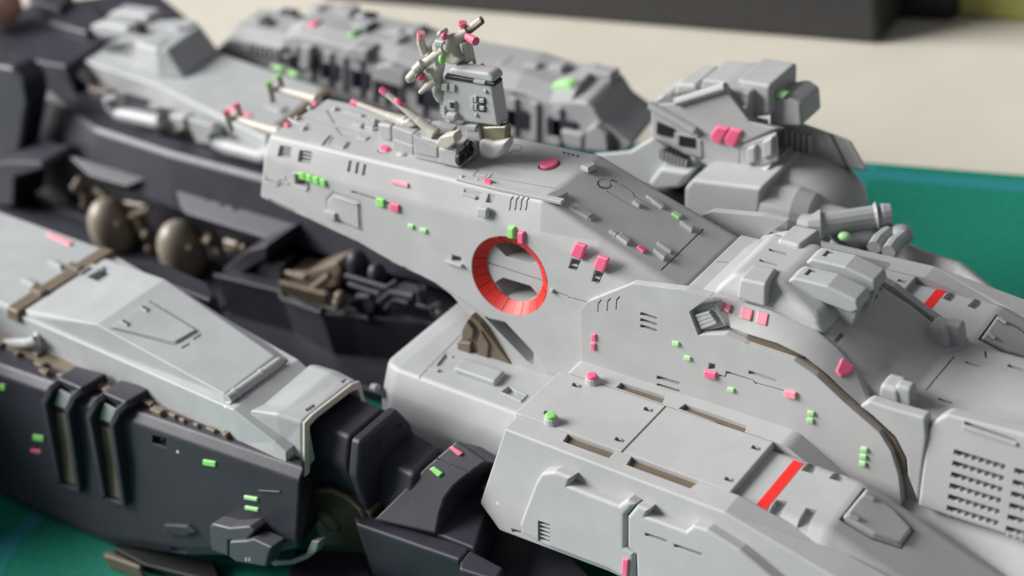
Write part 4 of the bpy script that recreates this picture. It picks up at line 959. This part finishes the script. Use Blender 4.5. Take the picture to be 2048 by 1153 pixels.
put("inner_sponson", prism(ZP(-1.34).pts('c4', [(640, 612), (960, 662), (1215, 772), (1262, 850), (1225, 885), (760, 700)]), (0, 0, -.5), .06, 3), DARK, NH)
put("under_block", prism(ZP(-3.3).pts('d5', [(120, 985), (520, 1005), (620, 1300), (0, 1300)]), (0, 0, -.9), .05, 2), DARK, NECK)
put("stand_bar", prism(ZP(-3.9).pts('d4', [(615, 1005), (640, 1000), (830, 1085), (815, 1105), (600, 1030)]), (0, 0, -.28), .03, 2), BROWN, NECK)
put("under_block", prism(ZP(-4.02).pts('d4', [(655, 985), (670, 965), (1250, 1060), (1300, 1200), (840, 1085)]), (0, 0, -.18), .03, 2), BLACK, NECK)
# ---- grey pelvis block under the tower
zg = -1.5
PV_ = []
for x, s_ in ((-2.12, .90), (-2.02, .96), (-1.75, 1.0), (.75, 1.0)):
    w_ = (MID + 1.1) * s_; h_ = (1 - s_) * .9
    near = [V(x, MID - w_ - .25, -3.0 + h_), V(x, MID - w_ - .14, -2.1), V(x, MID - w_ - .02, zg - .32 - h_), V(x, MID - w_ + .2, zg - h_ * .8)]
    PV_.append(near + [mir(p) for p in near[::-1]])
PEL = put("pelvis_block", loft(PV_, .05, 4, ang=10), PALE, SHIP, "smooth pale grey block under the command tower")
PZ = ZP(zg)
groove(PEL, PZ, 'd1', [(1530, 320), (1270, 585)], .016, .03)
bump(PEL, PZ, 'd1', [(1490, 545), (1550, 482), (1790, 560), (1730, 628)], .09, PALE, "raised_pad", bev=.035, seg=4)
cut(PEL, PZ, 'd1', [(1770, 655), (1815, 632), (1850, 660), (1895, 680), (1870, 705)], .05)
ridge(PEL, PZ, 'd1', [(1762, 660), (1810, 625), (1860, 655), (1912, 680), (1882, 715), (1762, 662)], .02, .02, PALE, "rim")
ridge(PEL, PZ, 'd1', [(1440, 435), (1385, 505)], .03, .03, PALE, "pipe"); ridge(PEL, PZ, 'd1', [(1345, 520), (1400, 538)], .05, .03, PALE, "pipe"); ridge(PEL, PZ, 'd1', [(1435, 440), (1480, 455)], .03, .02, PALE, "pipe")
put("pivot_stub", lathe(XP(-2.05).at('d1', 1040, 640), (-1, -.1, 0), [(0, .07), (.10, .07), (.12, .03)], 16), PALE, PEL)
# brown frame inside the tower's underside
ib = YP(-.1)
IBR = put("inner_frame", prism(ib.pts('d1', [(1500, 480), (1530, 330), (1580, 210), (1640, 260), (1900, 600), (1760, 560), (1590, 480)]), V(0, .8, 0), .02, 2), BROWN, SHIP, "brown inner frame under the command tower")
for q in ([(1505, 365), (1580, 375), (1580, 480), (1500, 470)], [(1530, 300), (1560, 240), (1600, 300), (1590, 350), (1530, 345)]):
    put("frame_box", prism(ib.off(.06).pts('d1', q), V(0, .2, 0), .015, 2), BROWN, IBR)
for q in ([(1620, 360), (1640, 300), (1690, 380), (1680, 480), (1630, 470)],): put("frame_box", prism(ib.off(.03).pts('d1', q), V(0, .2, 0), .015, 2), BROWN, IBR)
# ---- far arm: dark shell
Z15 = ZP(-1.5)
rp = Z15.pts('c1', [(-120, 190), (0, 285), (100, 385), (330, 570), (560, 738), (1000, 880), (1500, 1012)]); rp.append(V(-5.0, 2.5, -1.5)); rp.append(V(-2.2, 2.55, -1.5))
rings = []
for i, p in enumerate(rp):
    x, y = p[0], p[1]
    rings.append([V(x, y + .75, -1.62), V(x, y + .22, -1.55), V(x, y, -1.5), V(x, y - .10, -1.60), V(x, y - .42, -2.62), V(x, y - .30, -2.72), V(x, y + .75, -2.6)])
FH = put("far_arm_hull", loft(rings, .03, 3, ang=14), DARK, SHIP, "charcoal inner wall of the far arm with bronze tanks below")
FW = P3(V(-8, 2.4, -1.60), V(-13, 2.48, -1.60), V(-8, 2.08, -2.62))
put("outer_shell", loft([[V(x, 5.9 - d, -4.1), V(x, 6.05 - d, -2.2), V(x, 5.5 - d, -1.35), V(x, 5.2 - d, -1.45), V(x, 3.2, -1.62), V(x, 3.1, -4.1)] for x, d in ((-23, -1.5), (-16, -.6), (-9, .25), (-2.5, .5))], .05, 3), DARK, FH)
put("keel", prism([V(-23, 2.3, -4.2), V(-2.5, 1.9, -4.2), V(-2.5, 5.2, -4.2), V(-23, 6, -4.2)], (0, 0, .35), .05, 2), DARK, FH)
# armour fins over the tank bay
FPn = SP(2.16, -2.35, 66)
for q1, q2 in (([(400, 42), (440, 36), (860, 165), (740, 212), (520, 150)], .22), ([(1018, 190), (1040, 168), (1500, 232), (1822, 415), (1560, 520), (1085, 372), (1055, 335)], .26)):
    fn = put("bay_fin", prism(FPn.off(.10).pts('c4', q1), -FPn.N * q2, .035, 3), DARK, FH)
    if q2 > .25:
        for x, y in ((1225, 275), (1310, 305), (1385, 332)): cut(fn, FPn.off(.10), 'c4', [(x - 5, y - 38), (x + 45, y - 25), (x + 5, y + 28), (x - 25, y + 20)], .06)
put("rail_clip", prism(FW.off(.05).pts('c1', [(150, 650), (215, 600), (235, 615), (175, 672)]), -FW.N * .1, .02, 2), DARK, FH)
# tanks
yt = 1.75
for (x, y) in ((640, 425), (1050, 560)):
    c = YP(yt).at('c4', x, y)
    tk = put("fuel_tank", ellip(c + V(.05, 0, -.12), (.49, .49, .70), 28), TANK, FH, "smooth egg shaped bronze tank", smooth=True)
    put("tank_band", lathe(c + V(.33, -.05, .1), (1, -.3, .2), [(0, .1), (.2, .06), (.35, .06)], 12), BROWN, tk)
for pts, r in (([(440, 210), (500, 260), (500, 330)], .10), ([(560, 230), (620, 280)], .08), ([(800, 360), (850, 470), (870, 500)], .13), ([(740, 400), (800, 380), (880, 340)], .07), ([(860, 500), (930, 545), (960, 560)], .05),
               ([(850, 580), (890, 600), (900, 640)], .07), ([(1150, 545), (1230, 520), (1260, 580), (1310, 610)], .06), ([(1220, 480), (1290, 570), (1300, 600)], .10), ([(1330, 580), (1440, 570)], .07), ([(740, 310), (850, 330)], .06), ([(1330, 540), (1400, 560)], .1)):
    put("bay_pipe", tube([YP(1.95).at('c4', *q) for q in pts], r, 10), BROWN, FH, smooth=False)
for x, y in ((465, 190), (445, 220), (860, 500), (1230, 535), (880, 580)): put("pipe_joint", ellip(YP(1.85).at('c4', x, y), (.12, .12, .12), 14), BROWN, FH, smooth=True)
put("bay_wall", prism([V(-23, 2.75, -4.1), V(-2.5, 2.6, -4.1), V(-2.5, 2.6, -2.5), V(-23, 2.75, -2.5)], (0, .1, 0)), DARK, FH)
# equipment shelf in front of the bay
zs_ = -3.05
SZ = ZP(zs_)
sp = SZ.pts('c4', [(1262, 742), (1640, 835), (1660, 880), (1880, 962), (1900, 925), (2048, 968)]) + SZ.pts('d1', [(985, 235), (1010, 180), (1330, 255), (1480, 300), (1700, 330)])
far_ = [V(p[0], 2.5, zs_) for p in sp]
SHF = put("equipment_shelf", loft([[V(p[0], p[1], -4.15) for p in [sp[0], sp[1], sp[3], sp[5], sp[8], sp[10]]] + [V(sp[10][0], 2.5, -4.15), V(sp[0][0], 2.5, -4.15)], [p for p in [sp[0], sp[1], sp[3], sp[5], sp[8], sp[10]]] + [V(sp[10][0], 2.5, zs_), V(sp[0][0], 2.5, zs_)]], .02, 2), DARK, SHIP, "charcoal shelf of the far arm carrying small brown and dark fittings")
ed = [p + V(0, 0, .02) for p in sp]
put("shelf_rim", tube(ed, .045, 8), DARK, SHF)
put("shelf_wedge", loft([YP(1.35).pts('c4', [(1300, 700), (1440, 590), (1560, 560), (1560, 640), (1380, 740)]), [p + V(0, .9, 0) for p in YP(1.35).pts('c4', [(1300, 700), (1440, 590), (1560, 560), (1560, 640), (1380, 740)])]], .04, 3), DARK, SHF)
put("shelf_box", yprism([(1500, 700), (1540, 650), (1660, 665), (1640, 780), (1490, 750)], 'c4', 1.5, .3, .04), DARK, SHF)
# brown grille box
gq = [(1640, 785), (1890, 855), (1890, 935), (1640, 855)]
GB = put("grille_box", yprism([(1635, 780), (1895, 850), (1895, 945), (1635, 865)], 'c4', 1.25, .08, .01), INK, SHF)
for k in range(10):
    f = k / 9
    x, y = 1640 + 250 * f, 785 + 70 * f
    put("grille_bar", yprism([(x - 6, y), (x + 6, y + 3), (x + 6, y + 82), (x - 6, y + 79)], 'c4', 1.20, .06, .006), BROWN, GB)
for y0 in (778, 862): put("grille_rail", yprism([(1628, y0 - 6), (1900, y0 + 68), (1900, y0 + 84), (1628, y0 + 10)], 'c4', 1.18, .09, .01), BROWN, GB)
put("grille_body", yprism([(1690, 700), (1780, 720), (1960, 660), (1995, 700), (1990, 800), (1860, 840), (1680, 790)], 'c4', 1.6, .5, .05), BROWN, SHF)
put("brown_lever", tube([YP(1.35).at('c4', 1825, 815), YP(1.5).at('c4', 1930, 735)], .07, 8), BROWN, SHF); put("brown_lever", tube([YP(1.4).at('c4', 1680, 720), YP(1.4).at('c4', 1790, 750)], .06, 8), BROWN, SHF)
for x, y in ((1995, 865), (1985, 900)): put("stud", ellip(YP(1.2).at('c4', x, y), (.12, .12, .14), 14), BROWN, SHF, smooth=True)
# dark fittings (right of the grille)
for x, y, r in ((690, 870, .20), (805, 935, .17), (670, 905, .12)): put("fitting_dome", ellip(YP(1.6).at('c5', x, y), (r, r, r * 1.3), 16), DARK, SHF, smooth=True)
for pts, r in (([(620, 940), (860, 1010), (920, 970)], .045), ([(640, 990), (820, 1050)], .05), ([(660, 1110), (700, 1060), (760, 1065), (790, 1110)], .06), ([(820, 1090), (890, 1035), (1020, 1065)], .07), ([(1060, 1010), (1070, 1090)], .09), ([(1040, 1110), (1130, 1130)], .05), ([(860, 1130), (900, 1080), (990, 1100)], .05)):
    put("fitting_pipe", tube([YP(1.35).at('c5', *q) for q in pts], r, 8), DARK, SHF)
c = YP(1.3).at('d1', 1412, 180); put("ring_boss", lathe(c, (0, -1, 0), [(0, .17), (.1, .17), (.1, .10), (.04, .09), (.04, .0)], 18), DARK, SHF); put("boss_core", lathe(c, (0, -1, 0), [(0, .07), (.08, .07), (.1, .03)], 12), BROWN, SHF)
put("fitting_block", yprism([(900, 120), (960, 90), (1020, 110), (1010, 190), (960, 215), (900, 170)], 'd1', 1.35, .3, .03), DARK, SHF); put("fitting_block", yprism([(1060, 100), (1130, 62), (1250, 90), (1250, 190), (1120, 160)], 'd1', 1.5, .3, .03), DARK, SHF)
# ---- far arm: pale deck
ZF = ZP(-1.0)
dk = ZF.pts('c1', [(372, 385), (480, 352), (930, 505), (1560, 815), (1600, 745), (1905, 520), (1290, 310), (1100, 110), (800, 130), (640, 230)])
lowr = [p + V(0, 0, -.65) for p in dk]; lowr[0] = lowr[0] + V(.9, .05, 0); lowr[1] = lowr[1] + V(.3, -.05, 0)
lowr[2] += V(0, -.12, 0); lowr[3] += V(0, -.12, 0)
FDK = put("far_arm_deck", loft([lowr, dk], .05, 4), PALE, SHIP, "pale grey deck of the far arm with boxy gun turret")
bq = ZF.pts('c1', [(606, 318), (800, 415), (925, 455), (1080, 462), (1285, 305), (1110, 170), (900, 200)])
tq = ZP(-.42).pts('c1', [(612, 262), (795, 245), (922, 292), (975, 292), (1172, 152), (1110, 108), (935, 118)])
TB = put("arm_turret", loft([bq, [a * .35 + b * .65 for a, b in zip(bq, tq)], tq], .05, 4), PALE, FDK)
groove(TB, ZP(-.42), 'c1', [(915, 300), (990, 225)], .07, .08)
bump(TB, ZP(-.42), 'c1', [(975, 165), (1000, 150), (1065, 165), (1050, 190)], .06, PALE, "turret_hatch"); ridge(TB, ZP(-.42), 'c1', [(1070, 185), (1150, 140)], .08, .05, PALE, "turret_rib")
for q, y in (([(520, 160), (560, 138), (735, 165), (760, 205), (700, 225), (590, 225), (545, 200)], 4.75), ([(625, 90), (660, 68), (850, 95), (880, 130), (840, 150), (640, 120)], 5.45)): put("turret_gun", yprism(q, 'c1', y, .45, .07, 4), PALE, TB)
for q in ([(745, 165), (790, 155), (830, 190), (800, 215)],): put("gun_port", yprism(q, 'c1', 4.7, .2, .03), DARK, TB)
dsp = SP(3.1, -1.1, 20)
for pts in ([(640, 570), (660, 620), (700, 665), (930, 715), (960, 700)], [(1235, 770), (1270, 830), (1330, 860), (1540, 915), (1600, 900)]):
    P = [YP(2.85).at('c1', *q) for q in pts]
    put("deck_handle", tube(P, .16, 12), PALE, FDK)
for q in ([(715, 558), (870, 605), (850, 622), (730, 585)], [(910, 640), (1000, 655), (985, 668), (920, 655)]): put("deck_slot", prism(YP(2.98).pts('c1', q), V(0, .1, 0)), DARK, FDK)
put("deck_side_box", yprism([(945, 720), (1000, 680), (1075, 690), (1085, 760), (1020, 790)], 'c1', 2.9, .3, .05), GREY, FDK); put("deck_side_plate", yprism([(1080, 690), (1240, 740), (1230, 850), (1150, 840)], 'c1', 2.95, .2, .03), PALE, FDK)
put("cross_band", prism(ZP(-.97).pts('c1', [(1578, 745), (1890, 512), (1925, 530), (1620, 770)]), (0, 0, -.5), .03, 2), BROWN, FDK, "brown band across the far deck")
bump(FDK, ZF, 'c1', [(1320, 632), (1400, 640), (1475, 675), (1455, 700), (1380, 672)], .04, PINKL, "marker_light"); bump(FDK, ZF, 'c1', [(1580, 392), (1610, 380), (1665, 402), (1640, 415)], .04, GREENL, "marker_light"); bump(FDK, ZF, 'c1', [(1675, 425), (1700, 415), (1755, 432), (1725, 450)], .04, GREENL, "marker_light")
bump(FDK, ZF, 'c1', [(1550, 628), (1590, 605), (1680, 640), (1640, 668)], .05, PALE, "deck_rib")
# brown strip below the deck
for k, (x, y) in enumerate(((470, 520), (520, 570), (620, 650), (930, 790), (1050, 815), (1250, 890), (760, 730))): put("machinery_box", boxm(Z15.at('c1', x, y) + V(0, .35, -.02), (.5 + .3 * (k % 2), .2, .15), .02, 1), BROWN, FH)
# dark stepped blocks at the left edge of the far arm
LB = put("bow_block", yprism([(-60, 90), (30, 70), (230, 75), (262, 110), (85, 160), (75, 330), (-60, 330)], 'c4', 1.6, .9, .05), DARK, FH)
put("bow_block", yprism([(-40, 380), (60, 400), (140, 480), (160, 600), (110, 900), (30, 920), (-40, 800)], 'c1', 2.2, .6, .1), DARK, FH)
put("bow_deck", prism(ZP(-.9).pts('c1', [(-60, 380), (-60, 60), (120, 100), (330, 50), (420, 0), (900, -60), (1130, 130), (640, 230), (380, 390), (60, 330)]), (0, 0, -.7), .05, 3), DARK, FH)
put("bow_hatch", prism(ZP(-.72).pts('c1', [(270, 125), (350, 60), (520, 20), (610, 100), (500, 190)]), (0, 0, -.4), .08, 3), DARK, FH)
put("bow_plate", prism(ZP(-.55).pts('c1', [(150, -40), (420, -40), (345, 55), (280, 30), (180, 10)]), (0, 0, -.3), .04, 3), DARK, FH)
fq = ZP(-.3).at('o', -8, 12)
tagk(put("peach_block", ellip(fq, (.75, .6, .5), 18), SKIN, None, smooth=True), "peach coloured rounded lump at the upper left corner", "lump")

put("bay_floor", prism([V(-23, -.9, -4.2), V(-9.2, -.9, -4.2), V(-9.2, 2.7, -4.2), V(-23, 2.7, -4.2)], (0, 0, .3), .05, 2), DARK, FH)
put("bay_floor", prism([V(-9.2, .3, -4.2), V(-4.0, .6, -4.2), V(-4.0, 2.7, -4.2), V(-9.2, 2.7, -4.2)], (0, 0, .25), .05, 2), DARK, FH)

# ---- grey carrier arm behind everything
YC = 6.0; PCa = YP(YC)
prof = [('c2', -60, 300), ('c2', 20, 225), ('c2', 130, 240), ('c2', 330, 275), ('c2', 350, 225), ('c2', 420, 205), ('c2', 560, 235), ('c2', 700, 275), ('c2', 840, 310), ('c2', 1000, 345), ('c2', 1200, 420), ('c2', 1700, 520), ('c3', 0, 300), ('c3', 130, 300), ('c3', 215, 310), ('c3', 260, 350), ('c3', 310, 430), ('c3', 480, 560), ('c3', 440, 605), ('c3', 190, 595), ('c3', 80, 580), ('c2', 1500, 800), ('c2', 1000, 700), ('c2', 700, 600), ('c2', 330, 460), ('c2', 0, 380)]
pr_ = [PCa.at(*q) for q in prof]
CA = put("carrier_arm", prism(pr_, V(-.25, 1.3, 0), .06, 3), MIDG, SHIP, "long grey arm with open window frames behind the far deck")
tp = [p for p in pr_[1:14]]
TOPC = [p + V(-.1, .35, .14) for p in tp]
put("arm_roof", loft([[a, b, b + V(-.15, .9, 0), a + V(-.2, .95, -.3)] for a, b in zip(tp, TOPC)], .03, 2, ang=30), MIDG, CA)
for c, q in (('c2', [(335, 275), (420, 295), (415, 325), (330, 315)]), ('c2', [(310, 335), (405, 360), (400, 395), (305, 370)]), ('c2', [(520, 335), (560, 345), (550, 425), (505, 410)]), ('c2', [(625, 380), (725, 405), (720, 445), (615, 425)]), ('c2', [(770, 415), (805, 425), (795, 475), (765, 465)]),
             ('c2', [(915, 435), (1035, 465), (1030, 490), (912, 462)]), ('c2', [(1690, 630), (1770, 650), (1755, 730), (1680, 715)]), ('c2', [(1905, 675), (1985, 695), (1970, 750), (1895, 735)]), ('c2', [(1680, 540), (1770, 560), (1768, 580), (1680, 560)])):
    cut(CA, PCa, c, q, .6)
    put("window_inner", prism([p + V(0, .55, 0) for p in PCa.pts(c, q)], V(0, .05, 0)), DARK, CA)
for c, q in (('c2', [(690, 290), (740, 275), (830, 300), (825, 365), (695, 345)]), ('c2', [(870, 390), (960, 380), (1050, 430), (1040, 520), (860, 470)]), ('c2', [(440, 265), (500, 280), (490, 420), (430, 400)]), ('c3', [(60, 470), (110, 480), (190, 500), (190, 590), (75, 555)]), ('c3', [(210, 470), (260, 440), (330, 500), (340, 600), (200, 590)])):
    put("arm_frame", prism(PCa.off(.15).pts(c, q), V(0, .4, 0), .04, 3), MIDG, CA)
for k in range(7): put("arm_louvre", prism(PCa.off(.05).pts('c2', [(130 + 28 * k, 250 + 6 * k), (146 + 28 * k, 254 + 6 * k), (142 + 28 * k, 318 + 8 * k), (126 + 28 * k, 312 + 8 * k)]), V(0, .2, 0), .02, 1), GREY, CA)
RT = YP(6.6)
for c, q, m_ in (('c2', [(420, 190), (440, 155), (520, 140), (525, 165), (450, 205)], PINK), ('c2', [(350, 230), (380, 205), (440, 215), (430, 250), (370, 265)], GREEN), ('c2', [(575, 295), (600, 270), (745, 190), (752, 210), (640, 285), (590, 310)], GREEN), ('c3', [(0, 240), (10, 200), (90, 195), (130, 215), (125, 250), (40, 262)], GREENL)):
    put("arm_light", prism(YP(6.25).pts(c, q), V(0, .25, 0), .04, 2), m_, CA)
random.seed(11)
for k in range(34):
    t = random.uniform(0, len(tp) - 1.01); i = int(t); p = tp[i] + (tp[i + 1] - tp[i]) * (t - i)
    put("roof_box", boxm(p + V(random.uniform(-.1, .1), random.uniform(.4, 1.2), .12 - .1 * random.random()), (random.uniform(.2, .6), random.uniform(.15, .4), random.uniform(.1, .3)), .02, 1), random.choice((MIDG, MIDG, MIDG, DARK)), CA)
def along(f):
    i = min(int(f * (len(low_) - 1)), len(low_) - 2); t = f * (len(low_) - 1) - i
    return low_[i] + (low_[i + 1] - low_[i]) * t, upp_[i] + (upp_[i + 1] - upp_[i]) * t
low_ = [PCa.off(.06).at(*q) for q in (('c2', 330, 420), ('c2', 700, 545), ('c2', 1000, 645), ('c2', 1500, 760), ('c3', 80, 570))]
upp_ = [PCa.off(.06).at(*q) for q in (('c2', 350, 260), ('c2', 700, 330), ('c2', 1000, 400), ('c2', 1500, 540), ('c3', 80, 350))]
for k in range(15):
    a_, b_ = along((k + .5) / 15); w_ = V(random.uniform(.10, .2), 0, 0)
    put("arm_post", prism([a_, a_ + w_, b_ + w_, b_], V(0, .12, 0), .025, 2), MIDG, CA)
    if k % 2 == 0:
        m1, m2 = along((k + .95) / 15 if k < 14 else .99); h0 = m1 + (m2 - m1) * .25; h1 = m1 + (m2 - m1) * .7; w2 = V(.32, 0, 0)
        put("arm_opening", prism([h0 - w2, h0 + w2, h1 + w2, h1 - w2], V(0, .05, 0)), DARK, CA)
# ---- angular wing module behind the tower
YW = 4.5; PW = YP(YW)
WM = put("wing_module", loft([PW.pts('c3', [(590, 320), (870, 480), (880, 660), (720, 600), (585, 520)]), [p + V(.0, 1.2, 0) for p in PW.pts('c3', [(590, 320), (870, 480), (880, 660), (720, 600), (585, 520)])]], .04, 3), GREY, SHIP, "angular grey module with pink twin lights behind the tower")
# roof: slopes up to the rear edge
rA = PW.pts('c3', [(575, 318), (740, 420), (880, 485), (1130, 540), (1330, 455), (1100, 430)])
put("module_wall", prism(PW.pts('c3', [(880, 480), (1130, 545), (1110, 725), (885, 660)]), V(0, .8, 0), .05, 3), GREY, WM)
put("module_roof", loft([PW.off(.01).pts('c3', [(580, 322), (880, 490), (1140, 545), (1330, 460), (1170, 420), (1010, 210), (730, 310)]), [p - V(0, -.25, .12) for p in PW.off(.01).pts('c3', [(580, 322), (880, 490), (1140, 545), (1330, 460), (1170, 420), (1010, 210), (730, 310)])]], .03, 3), GREY, WM)
put("module_ridge", tube([PW.off(.02).at('c3', 740, 305), PW.off(.02).at('c3', 1030, 215)], .07, 8), PALE, WM)
put("module_ridge", tube([PW.off(.05).at('c3', 585, 325), PW.off(.05).at('c3', 850, 475)], .07, 8), PALE, WM)
put("module_tower", loft([YP(4.6).pts('c3', [(1000, 215), (1170, 255), (1160, 420), (900, 420)]), [p + V(0, .9, 0) for p in YP(4.6).pts('c3', [(1000, 215), (1170, 255), (1160, 420), (900, 420)])]], .04, 3), GREY, WM)
put("module_cab", loft([YP(4.75).pts('c3', [(1080, 175), (1290, 210), (1290, 390), (1165, 405), (1165, 260)]), [p + V(0, .8, 0) for p in YP(4.75).pts('c3', [(1080, 175), (1290, 210), (1290, 390), (1165, 405), (1165, 260)])]], .06, 3), GREY, WM)
for q in ([(720, 270), (740, 200), (850, 205), (870, 250)], [(880, 240), (890, 175), (1040, 190), (1040, 215)], [(600, 300), (630, 280), (700, 260), (720, 300)]): put("module_step", yprism(q, 'c3', 4.9, .7, .05), GREY, WM)
for q in ([(1285, 290), (1400, 275), (1465, 320), (1475, 450), (1280, 450)],): put("module_tail", yprism(q, 'c3', 4.9, .6, .05), GREY, WM)
put("tail_light", yprism([(1305, 280), (1330, 245), (1385, 262), (1365, 292)], 'c3', 4.86, .12, .03), GREENL, WM)
for q in ([(625, 425), (720, 465), (715, 512), (622, 495)], [(755, 500), (850, 522), (850, 578), (752, 562)]): put("module_window", prism(PW.off(.03).pts('c3', q), V(0, .1, 0)), INK, WM)
for q in ([(720, 480), (885, 530), (890, 640), (720, 600)],): put("window_frame", prism(PW.off(.02).pts('c3', q), V(0, .1, 0), .02, 2), PALE, WM)
for k, q in enumerate(([(935, 500), (975, 448), (1045, 465), (990, 555), (945, 542)], [(1015, 520), (1055, 462), (1120, 478), (1075, 575), (1025, 560)])): put("twin_light", prism(PW.off(.06).pts('c3', q), V(0, .12, 0), .03, 3), PINK, WM)
put("module_vent", prism(YP(4.55).pts('c3', [(1000, 310), (1150, 335), (1140, 425), (1000, 395)]), V(0, .1, 0), .02, 2), PALE, WM)
for k in range(5): put("vent_slot", prism(YP(4.54).pts('c3', [(1025 + 22 * k, 340 + 4 * k), (1035 + 22 * k, 342 + 4 * k), (1030 + 22 * k, 398 + 3 * k), (1020 + 22 * k, 396 + 3 * k)]), V(0, .03, 0)), INK, WM)
put("module_end", loft([[YP(y).at('c3', *q) for q in ((1110, 560), (1330, 475), (1340, 650), (1115, 730))] for y in (4.5, 4.8)], .04, 3), GREY, WM)
for q in ([(1150, 580), (1200, 560), (1200, 660), (1150, 680)], [(1240, 540), (1300, 510), (1300, 620), (1240, 645)]): put("end_box", yprism(q, 'c3', 4.44, .1, .03), GREY, WM)
put("marker_light", prism(PW.off(.04).pts('c3', [(1005, 690), (1080, 690), (1080, 722), (1010, 720)]), V(0, .1, 0), .02, 2), GREEN, WM)
WG = put("rear_wing", loft([[YP(5.2).at('c3', *q) for q in ((1300, 440), (1480, 430), (1650, 490), (1760, 530), (1865, 715), (1740, 690), (1350, 630))], [YP(5.45).at('c3', *q) for q in ((1300, 440), (1480, 430), (1650, 490), (1760, 530), (1865, 715), (1740, 690), (1350, 630))]], .04, 3), GREY, WM)
groove(WG, YP(5.2), 'c3', [(1645, 495), (1740, 690)], .05, .06)
for k in range(5): put("wing_slat", yprism([(1370 + 34 * k, 475 + 8 * k), (1388 + 34 * k, 479 + 8 * k), (1388 + 34 * k, 625 + 9 * k), (1370 + 34 * k, 620 + 9 * k)], 'c3', 5.12, .1, .01), GREY, WM)
# lower body of the module
put("module_hip", loft([[YP(y).at('c3', *q) for q in ((250, 610), (470, 590), (600, 510), (700, 580), (870, 640), (830, 730), (560, 800), (520, 770))] for y in (4.3, 5.0)], .05, 3), PALE, WM)
put("hip_vent", prism(YP(4.22).pts('c3', [(640, 590), (680, 575), (800, 640), (795, 700), (640, 645)]), V(0, .1, 0), .02, 2), INK, WM)
for k in range(7): put("vent_slat", prism(YP(4.20).pts('c3', [(655 + 22 * k, 592 + 9 * k), (664 + 22 * k, 595 + 9 * k), (660 + 22 * k, 655 + 8 * k), (651 + 22 * k, 652 + 8 * k)]), V(0, .06, 0)), GREY, WM)
put("hip_cap", yprism([(560, 790), (640, 690), (830, 720), (760, 815), (620, 830)], 'c3', 4.1, .8, .08, 4), PALE, WM)
put("hip_drum", yprism([(780, 985), (785, 810), (830, 760), (1240, 810), (1220, 1000)], 'c3', 3.9, 1.2, .06, 4), GREY, WM); put("module_under", yprism([(880, 650), (1110, 725), (1280, 690), (1270, 800), (860, 760)], 'c3', 4.4, .9, .05), GREY, WM)
put("hip_gap", yprism([(600, 815), (790, 830), (785, 1000), (680, 930)], 'c3', 4.3, .5, .02), INK, WM)
# rounded tail and gun
dome = put("tail_dome", ellip(YP(4.9).at('c3', 1430, 880), (1.15, .9, .75), 24), GREY, WM, smooth=True)
cv = put("tail_drum", lathe(YP(4.2).at('c3', 1260, 920), (1, .15, -.1), [(0, .28), (.05, .40), (.5, .42), (.75, .36), (.8, .25), (1.3, .22)], 20), GREY, WM)
GN = put("far_gun", tube([ZP(-.75).at('c7', 745, 135), ZP(-.75).at('c7', 800, 150), ZP(-.75).at('c7', 860, 145), ZP(-.75).at('c7', 870, 145), ZP(-.72).at('c7', 1170, 100), ZP(-.72).at('c7', 1185, 98)], 0, 14, rr=[.13, .16, .22, .165, .165, .21]), PALE, SHIP, "pale grey gun barrel beside the far leg")
put("gun_muzzle", tube([ZP(-.72).at('c7', 1195, 98), ZP(-.72).at('c7', 1225, 95), ZP(-.72).at('c7', 1270, 90)], 0, 14, rr=[.15, .18, .165]), PALE, GN)
P = [ZP(-1.2).at('c7', *q) for q in ((960, 190), (1180, 180), (1330, 200), (1480, 270), (1700, 340), (2048, 620))]
SHL = put("far_shoulder", loft([[p + V(0, -.5, -.7), p + V(0, -.45, -.05), p + V(0, -.2, .05), p + V(0, .02, -.1), p + V(0, .08, -.7)] for p in P], .06, 3, ang=20), GREY, SHIP, "curved grey cover along the far leg")
put("shoulder_cap", ellip(ZP(-1.0).at('c7', 1060, 195), (.42, .28, .2), 16), PALE, SHL, smooth=True); put("shoulder_light", ellip(ZP(-.8).at('c7', 1000, 215), (.1, .08, .06), 12), GREENL, SHL, smooth=True)
for pts, r in (([(1170, 280), (1200, 235), (1255, 190)], .10), ([(1255, 305), (1290, 255), (1345, 210)], .10)): put("shoulder_pipe", tube([ZP(-.85).at('c7', *q) for q in pts], r, 10), PALE, SHL)
put("shoulder_knob", ellip(ZP(-.9).at('c7', 1325, 205), (.18, .18, .15), 14), PALE, SHL, smooth=True)
apply_cuts(0); apply_cuts(1)
# ------------------------------------------------------------------ port and starboard twins
for o_ in LEGS: mirrored(o_, SHIP)
mirrored(HIP, SHIP, skip=("gap_lining",))
for o_, par_ in MIRROR_LATER: mirrored(o_, par_)
TWIN = {"leg_cover": "far leg deck of the model, half hidden behind the main body", "shin": "far shin with red stripe behind the main body", "hip_plate": "far hip side plate behind the tower"}
for o_ in SHIP.children:
    k_ = o_.name.split(".")[0]
    if o_.name.endswith(".001") and k_ in TWIN: o_["label"] = TWIN[k_]
